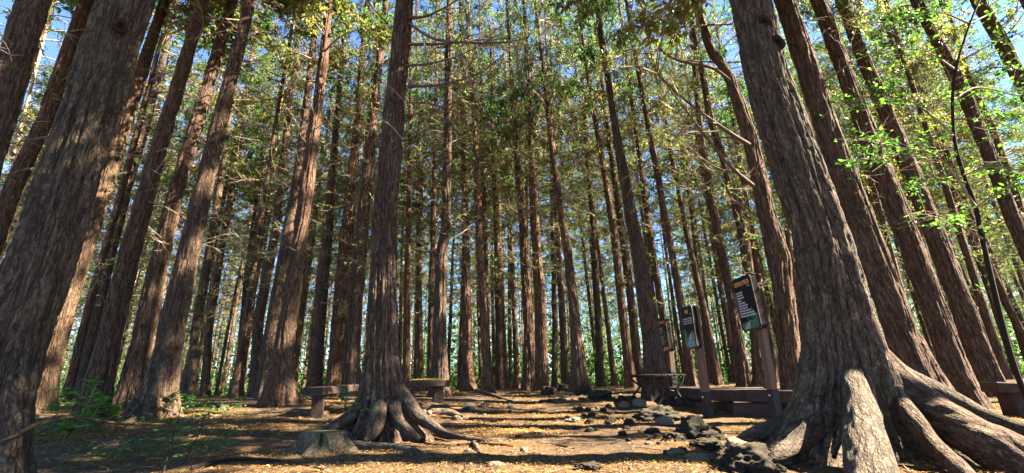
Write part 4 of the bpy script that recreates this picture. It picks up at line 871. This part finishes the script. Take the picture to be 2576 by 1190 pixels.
# ------------------------------------------------------------------ litter on the floor (nobody could count it)
def litter(n_, xr, yr, L, W, mats, name, label, up_=.22, leaf=False):
    y = yr[0]+(yr[1]-yr[0])*rng.uniform(0, 1, n_)**1.5; x = rng.uniform(-1, 1, n_)*(1.22*y+.4) if xr is None else rng.uniform(*xr, n_)
    patch = fbm(np.stack([x*1.3, y*1.3, x*0+7], -1), 3); keep = patch+rng.uniform(-.1, .1, n_) > .41; x = x[keep]; y = y[keep]; n2 = len(x)
    z = ground(x, y)+.035*(fbm(np.stack([x*6, y*6, x*0], -1), 3)-.43)+rng.uniform(0, .012, n2)
    c = np.stack([x, y, z], -1); a = rng.uniform(0, 2*PI, n2); d = np.stack([np.cos(a), np.sin(a), rng.normal(0, up_, n2)], -1); d = unit(d); nn = unit(np.stack([rng.normal(0, .4, n2), rng.normal(0, .4, n2), np.ones(n2)], -1)); s = unit(np.cross(nn, d))
    LL = L*rng.uniform(.5, 1.4, (n2, 1)); WW = W*rng.uniform(.6, 1.4, (n2, 1)); arch = nn*LL*.12
    V = np.stack([c-d*LL*.5, c+s*WW*.5+arch, c+d*LL*.5, c-s*WW*.5+arch], 1).reshape(-1, 3)
    o = link(name, mesh(name, V, [np.arange(n2*4).reshape(-1, 4)], mats)); tag(o, label, 'litter', kind='stuff')
litter(110000, None, (1.5, 7.5), .035, .0045, [litter_m], 'fallen_needles', 'carpet of dry orange cedar needles on the ground')
litter(45000, None, (5, 14), .06, .012, [litter_m], 'fallen_needles', 'dry cedar needle sprigs on the farther ground')
litter(3000, None, (1.5, 9), .03, .016, [leaf_litter], 'fallen_leaves', 'brown curled leaves lying among the needles', .5)
mb = MB(); n_ = 1500; y = 1.6+8*rng.uniform(0, 1, n_)**1.3; x = rng.uniform(-1, 1, n_)*(1.2*y); z = ground(x, y)+.008; a = rng.uniform(0, 2*PI, n_); Lt = rng.uniform(.05, .32, n_)
dd = np.stack([np.cos(a), np.sin(a), rng.normal(0, .08, n_)], -1); P0 = np.stack([x, y, z], -1); P2 = P0+dd*Lt[:, None]; P2[:, 2] = ground(P2[:, 0], P2[:, 1])+rng.uniform(.0, .03, n_)
twig_tubes(mb, P0, (P0+P2)/2+rng.normal(size=(n_, 3))*.012, P2, rng.uniform(.002, .006, n_), np.full(n_, .0015)); tag(mb.obj('twig_litter', [litter_twig]), 'thin dead twigs strewn over the needle carpet', 'litter', kind='stuff')

# ------------------------------------------------------------------ saplings, seedlings, broadleaf sprays
def plant(base, h, nb, leafL, label, m, name='sapling', cat='plant', group=None, lean=(0, 0), spread=.5, nl=9, stemr=.006, stem_m=None, r=R):
    e = thing(name, label, cat, base, group); t = np.linspace(0, 1, 6); pts = np.stack([lean[0]*t, lean[1]*t, h*t], -1)+rng.normal(size=(6, 3))*h*.02*t[:, None]
    mb = MB(); V, q, _, _ = tube(pts, np.linspace(stemr, stemr*.4, 6), 6); mb.add(V, q); lf = MB()
    for k in range(nb):
        f = r.uniform(.25, 1); p0 = np.array([np.interp(f, t, pts[:, a]) for a in range(3)]); az = k*2.4+r.uniform(-.5, .5)
        d = np.array([math.cos(az), math.sin(az), r.uniform(-.05, .5)]); L = spread*h*r.uniform(.4, 1)*(1.2-f*.7); p2 = p0+d*L; p1 = (p0+p2)/2+np.array([0, 0, .08*L])
        V, q, _, _ = tube([p0, p1, p2], [stemr*.45, stemr*.3, .0015], 4); mb.add(V, q)
        for j in range(nl):
            g = (j+1)/nl; c = p0+(p2-p0)*g+np.array([0, 0, .08*L*4*g*(1-g)]); s = 1 if j % 2 else -1; side = np.array([-d[1], d[0], 0])
            ld = unit(d*.6+side*s*1.0+np.array([0, 0, r.uniform(-.35, .25)])) if j < nl-1 else unit(d)
            nn = unit(np.array([r.gauss(0, .3), r.gauss(0, .3), 1])); leaf_quad(lf, c, ld, nn, leafL*r.uniform(.7, 1.2), leafL*.5)
    mb.obj('stem', [stem_m or twig], e); lf.obj('leaves', [m], e, False); return e
for (px, py, h, nb, ll, lab, m, ln) in (
    (185, 1085, .52, 26, .06, 'bright green sunlit sapling with pale stem, tallest at left', broad, (.14, 0)), (215, 1090, .34, 20, .06, 'bright green sapling right of the tallest pale-stemmed one', broad, (.08, 0)),
    (130, 1075, .42, 22, .055, 'green sapling close to the foot of the massive left trunk', broad, (.02, 0)), (265, 1075, .24, 18, .06, 'low leafy green seedling among the sunlit saplings', broad, (.03, 0)),
    (160, 1110, .2, 18, .06, 'low bright seedling in front of the tallest sapling', broad, (0, 0)), (310, 1050, .22, 12, .045, 'darker green seedling between saplings and pale foot', broad_d, (0, 0)),
    (415, 1052, .36, 13, .045, 'dark upright seedling before the pale spreading foot', broad_d, (.05, 0)), (470, 1045, .24, 14, .045, 'glossy dark seedling right of the pale spreading foot', broad_d, (.02, 0)),
    (410, 1192, .42, 9, .045, 'dark thin-stemmed seedling at the bottom left foreground', broad_d, (.03, 0)), (455, 1180, .34, 8, .045, 'twiggy dark seedling leaning right in the foreground', broad_d, (.12, 0)),
    (365, 1015, .34, 14, .05, 'shaded shrub at the base of the banded trunk', broad_d, (0, 0)), (300, 1000, .30, 14, .05, 'shaded shrub below the straight dark trunk', broad_d, (0, 0)), (520, 1000, .2, 12, .05, 'dark low shrub right of the brown trunk foot', broad_d, (0, 0)), (560, 985, .18, 12, .05, 'dark low shrub left of the paired cedars', broad_d, (0, 0)),
    (1770, 985, .3, 14, .06, 'green shrub behind the angular bench', broad, (0, 0)), (1905, 985, .4, 14, .06, 'dark shrub behind the largest board post', broad_d, (0, 0)), (790, 975, .22, 12, .05, 'small green shrub behind the left bench end', broad, (0, 0)), (745, 968, .3, 12, .06, 'pale green bush between paired cedars and bench', broad, (0, 0)),
    (2330, 1085, .08, 7, .03, 'tiny green sprout in the sun beyond the big roots', broad, (0, 0))):
    plant(G(px, py), h, nb, ll, lab, m, 'seedling' if h < .3 else 'sapling', lean=ln, stem_m=twig if px < 300 and m == broad else bark_dark)
# low ground cover in the left shade
mb = MB(); n_ = 2600
for k in range(n_):
    px = R.uniform(60, 620); py = R.uniform(985, 1070)-(px-300)*.03; d = 3.6+R.random()*4.5
    q = ray(px, 1000); x = q[0]/q[1]*d; y = d
    if fbm(np.array([[x*1.2, y*1.2, 5.]]), 2)[0] < .36 or (x > -1.9 and y < 7): continue
    c = np.array([x, y, g1(x, y)+R.uniform(.01, .13)]); a = R.uniform(0, 6.28); leaf_quad(mb, c, unit(np.array([math.cos(a), math.sin(a), R.uniform(-.2, .5)])), unit(np.array([R.gauss(0, .35), R.gauss(0, .35), 1])), R.uniform(.03, .06), .028, 0 if R.random() < .7 else 1)
tag(mb.obj('ground_cover', [broad_d, broad], None, False), 'dark leafy ground cover under the left trunks', 'ground cover', kind='stuff')
# the wood beyond the last countable rows
mb = MB()
for k in range(420):
    y = R.uniform(40, 85); x = R.uniform(-1, 1)*1.2*y; z = g1(x, y); r = R.uniform(.09, .16); lx, ly = R.gauss(0, .3), R.gauss(0, .3)
    V, q, _, _ = tube([[x, y, z-.2], [x+lx*.5, y+ly*.5, z+8], [x+lx, y+ly, z+16]], [r, r*.75, r*.2], 6); mb.add(V, q, None, 0)
n_ = 120000; y = rng.uniform(45, 90, n_); x = rng.uniform(-1, 1, n_)*1.2*y; h_ = rng.uniform(0, 1, n_)**1.25*17
c = np.stack([x, y, ground(x, y)+h_], -1); kk = fbm(c*.35, 3) > .42; c = c[kk]
blades(mb, c, rng.normal(size=(len(c), 3)), .34, .13, 1, 2, .9)
n_ = 170000; y = rng.uniform(48, 92, n_); x = rng.uniform(-1, 1, n_)*1.2*y; c = np.stack([x, y, ground(x, y)+rng.uniform(0, 1, n_)**1.3*11], -1); c = c[fbm(c*.3+9, 3) > .40]
blades(mb, c, rng.normal(size=(len(c), 3)), .36, .15, np.where(rng.uniform(size=len(c)) < .35, 2, 1), 2, .9)
tag(mb.obj('far_wood', [branch_m, needle, needle_d], None), 'mass of trees far beyond the last rows', 'wood', kind='stuff')
# far undergrowth, sunlit green behind the rows
mb = MB(); n_ = 52000; y = rng.uniform(18, 62, n_); x = rng.uniform(-1, 1, n_)*1.2*y; kk = fbm(np.stack([x*.22, y*.22, x*0], -1), 3) > .40; x = x[kk]; y = y[kk]; n_ = len(x)
hh = rng.uniform(0, 1, n_)**1.5*3.8*fbm(np.stack([x*.5, y*.5, x*0+4], -1), 2)*1.6; c = np.stack([x, y, ground(x, y)+hh], -1)
blades(mb, c, rng.normal(size=(n_, 3))*.6+np.array([0, 0, .3]), .22, .11, 0, 2, .9); tag(mb.obj('undergrowth', [needle], None, False), 'green undergrowth glowing between the far trunks', 'undergrowth', kind='stuff')

# broadleaf tree on the right edge with bright sprays
def broadleaf():
    b0 = np.array([P(2560, 990, 4.6)[0]+.1, 4.6, 0]); b0[2] = g1(b0[0], b0[1])
    e = thing('broadleaf_tree', 'slender dark broadleaf tree with bright green leaf sprays at upper right', 'tree', b0)
    path = [(2545, 900, 4.6), (2470, 595, 4.6), (2455, 520, 4.6), (2425, 440, 4.6), (2400, 340, 4.55), (2400, 200, 4.5), (2440, 60, 4.5), (2500, -80, 4.5)]
    p = spline(np.vstack([[0, 0, -.1], [P(*s)-b0 for s in path]]), 6); mb = MB(); V, q, _, _ = tube(p, np.linspace(.026, .010, len(p)), 10); mb.add(V, q); mb.obj('trunk', [bark_dark], e)
    rr = random.Random(8)
    br = [((2455, 520), (2360, 395), (2250, 370), (2160, 350)), ((2425, 440), (2500, 420), (2600, 435)), ((2400, 340), (2300, 260), (2210, 240), (2130, 262)), ((2400, 340), (2330, 350), (2240, 395), (2170, 400)),
          ((2400, 250), (2460, 220), (2560, 240), (2640, 250)), ((2410, 180), (2330, 130), (2240, 120)), ((2420, 150), (2500, 110), (2600, 70)), ((2440, 60), (2360, 30), (2280, 40)), ((2400, 300), (2480, 300), (2570, 330)),
          ((2455, 520), (2520, 480), (2600, 455)), ((2400, 200), (2500, 170), (2590, 180)), ((2440, 60), (2520, 20), (2590, -20)), ((2430, 460), (2350, 450), (2290, 470)), ((2470, 600), (2400, 560), (2330, 540))]
    for k, b_ in enumerate(br):
        dz = rr.uniform(-.9, .6); pts = np.array([P(a, c_, 4.55+dz*j/len(b_)) for j, (a, c_) in enumerate(b_)])-b0; pts = spline(pts, 5); mb = MB(); V, q, _, _ = tube(pts, np.linspace(.013, .003, len(pts)), 5); mb.add(V, q); o = mb.obj('branch', [twig], e)
        lf = MB(); tw = MB()
        for j in range(3, len(pts)):
            for s in range(3):
                T = unit(pts[j]-pts[j-1]); dd = unit(T*.5+rng.normal(size=3)*np.array([.9, .9, .3])); L = rr.uniform(.12, .34); tip = pts[j]+dd*L; V, q, _, _ = tube([pts[j], pts[j]+dd*L*.5+np.array([0, 0, .01]), tip], [.0035, .0025, .001], 4); tw.add(V, q)
                for g in np.linspace(.2, 1, 6):
                    c_ = pts[j]+dd*L*g+rng.normal(size=3)*.015; ld = unit(dd+rng.normal(size=3)*.7); nn = unit(np.array([rr.gauss(0, .35), rr.gauss(0, .35), 1])); leaf_quad(lf, c_, ld, nn, rr.uniform(.035, .06), .03, 0 if rr.random() < .4 else 1)
        lf.obj('leaves', [broad, broad_d], o, False); tw.obj('twigs', [twig], o)
broadleaf()
# ivy on the central cedar
mb = MB()
for k in range(60):
    px, py = R.choice([(868, 1000), (880, 1020), (875, 985), (910, 1030), (940, 1018)]); c = P(px+R.gauss(0, 9), py+R.gauss(0, 9), 4.45+abs(R.gauss(0, .04)))
    leaf_quad(mb, c, unit(np.array([R.gauss(0, 1), -.3, R.gauss(0, 1)])), unit(np.array([R.gauss(0, .4), -1, R.gauss(0, .4)+.4])), .032, .024)
tag(mb.obj('ivy', [broad_d], None, False), 'small dark ivy sprig climbing the left root of the central cedar', 'ivy')
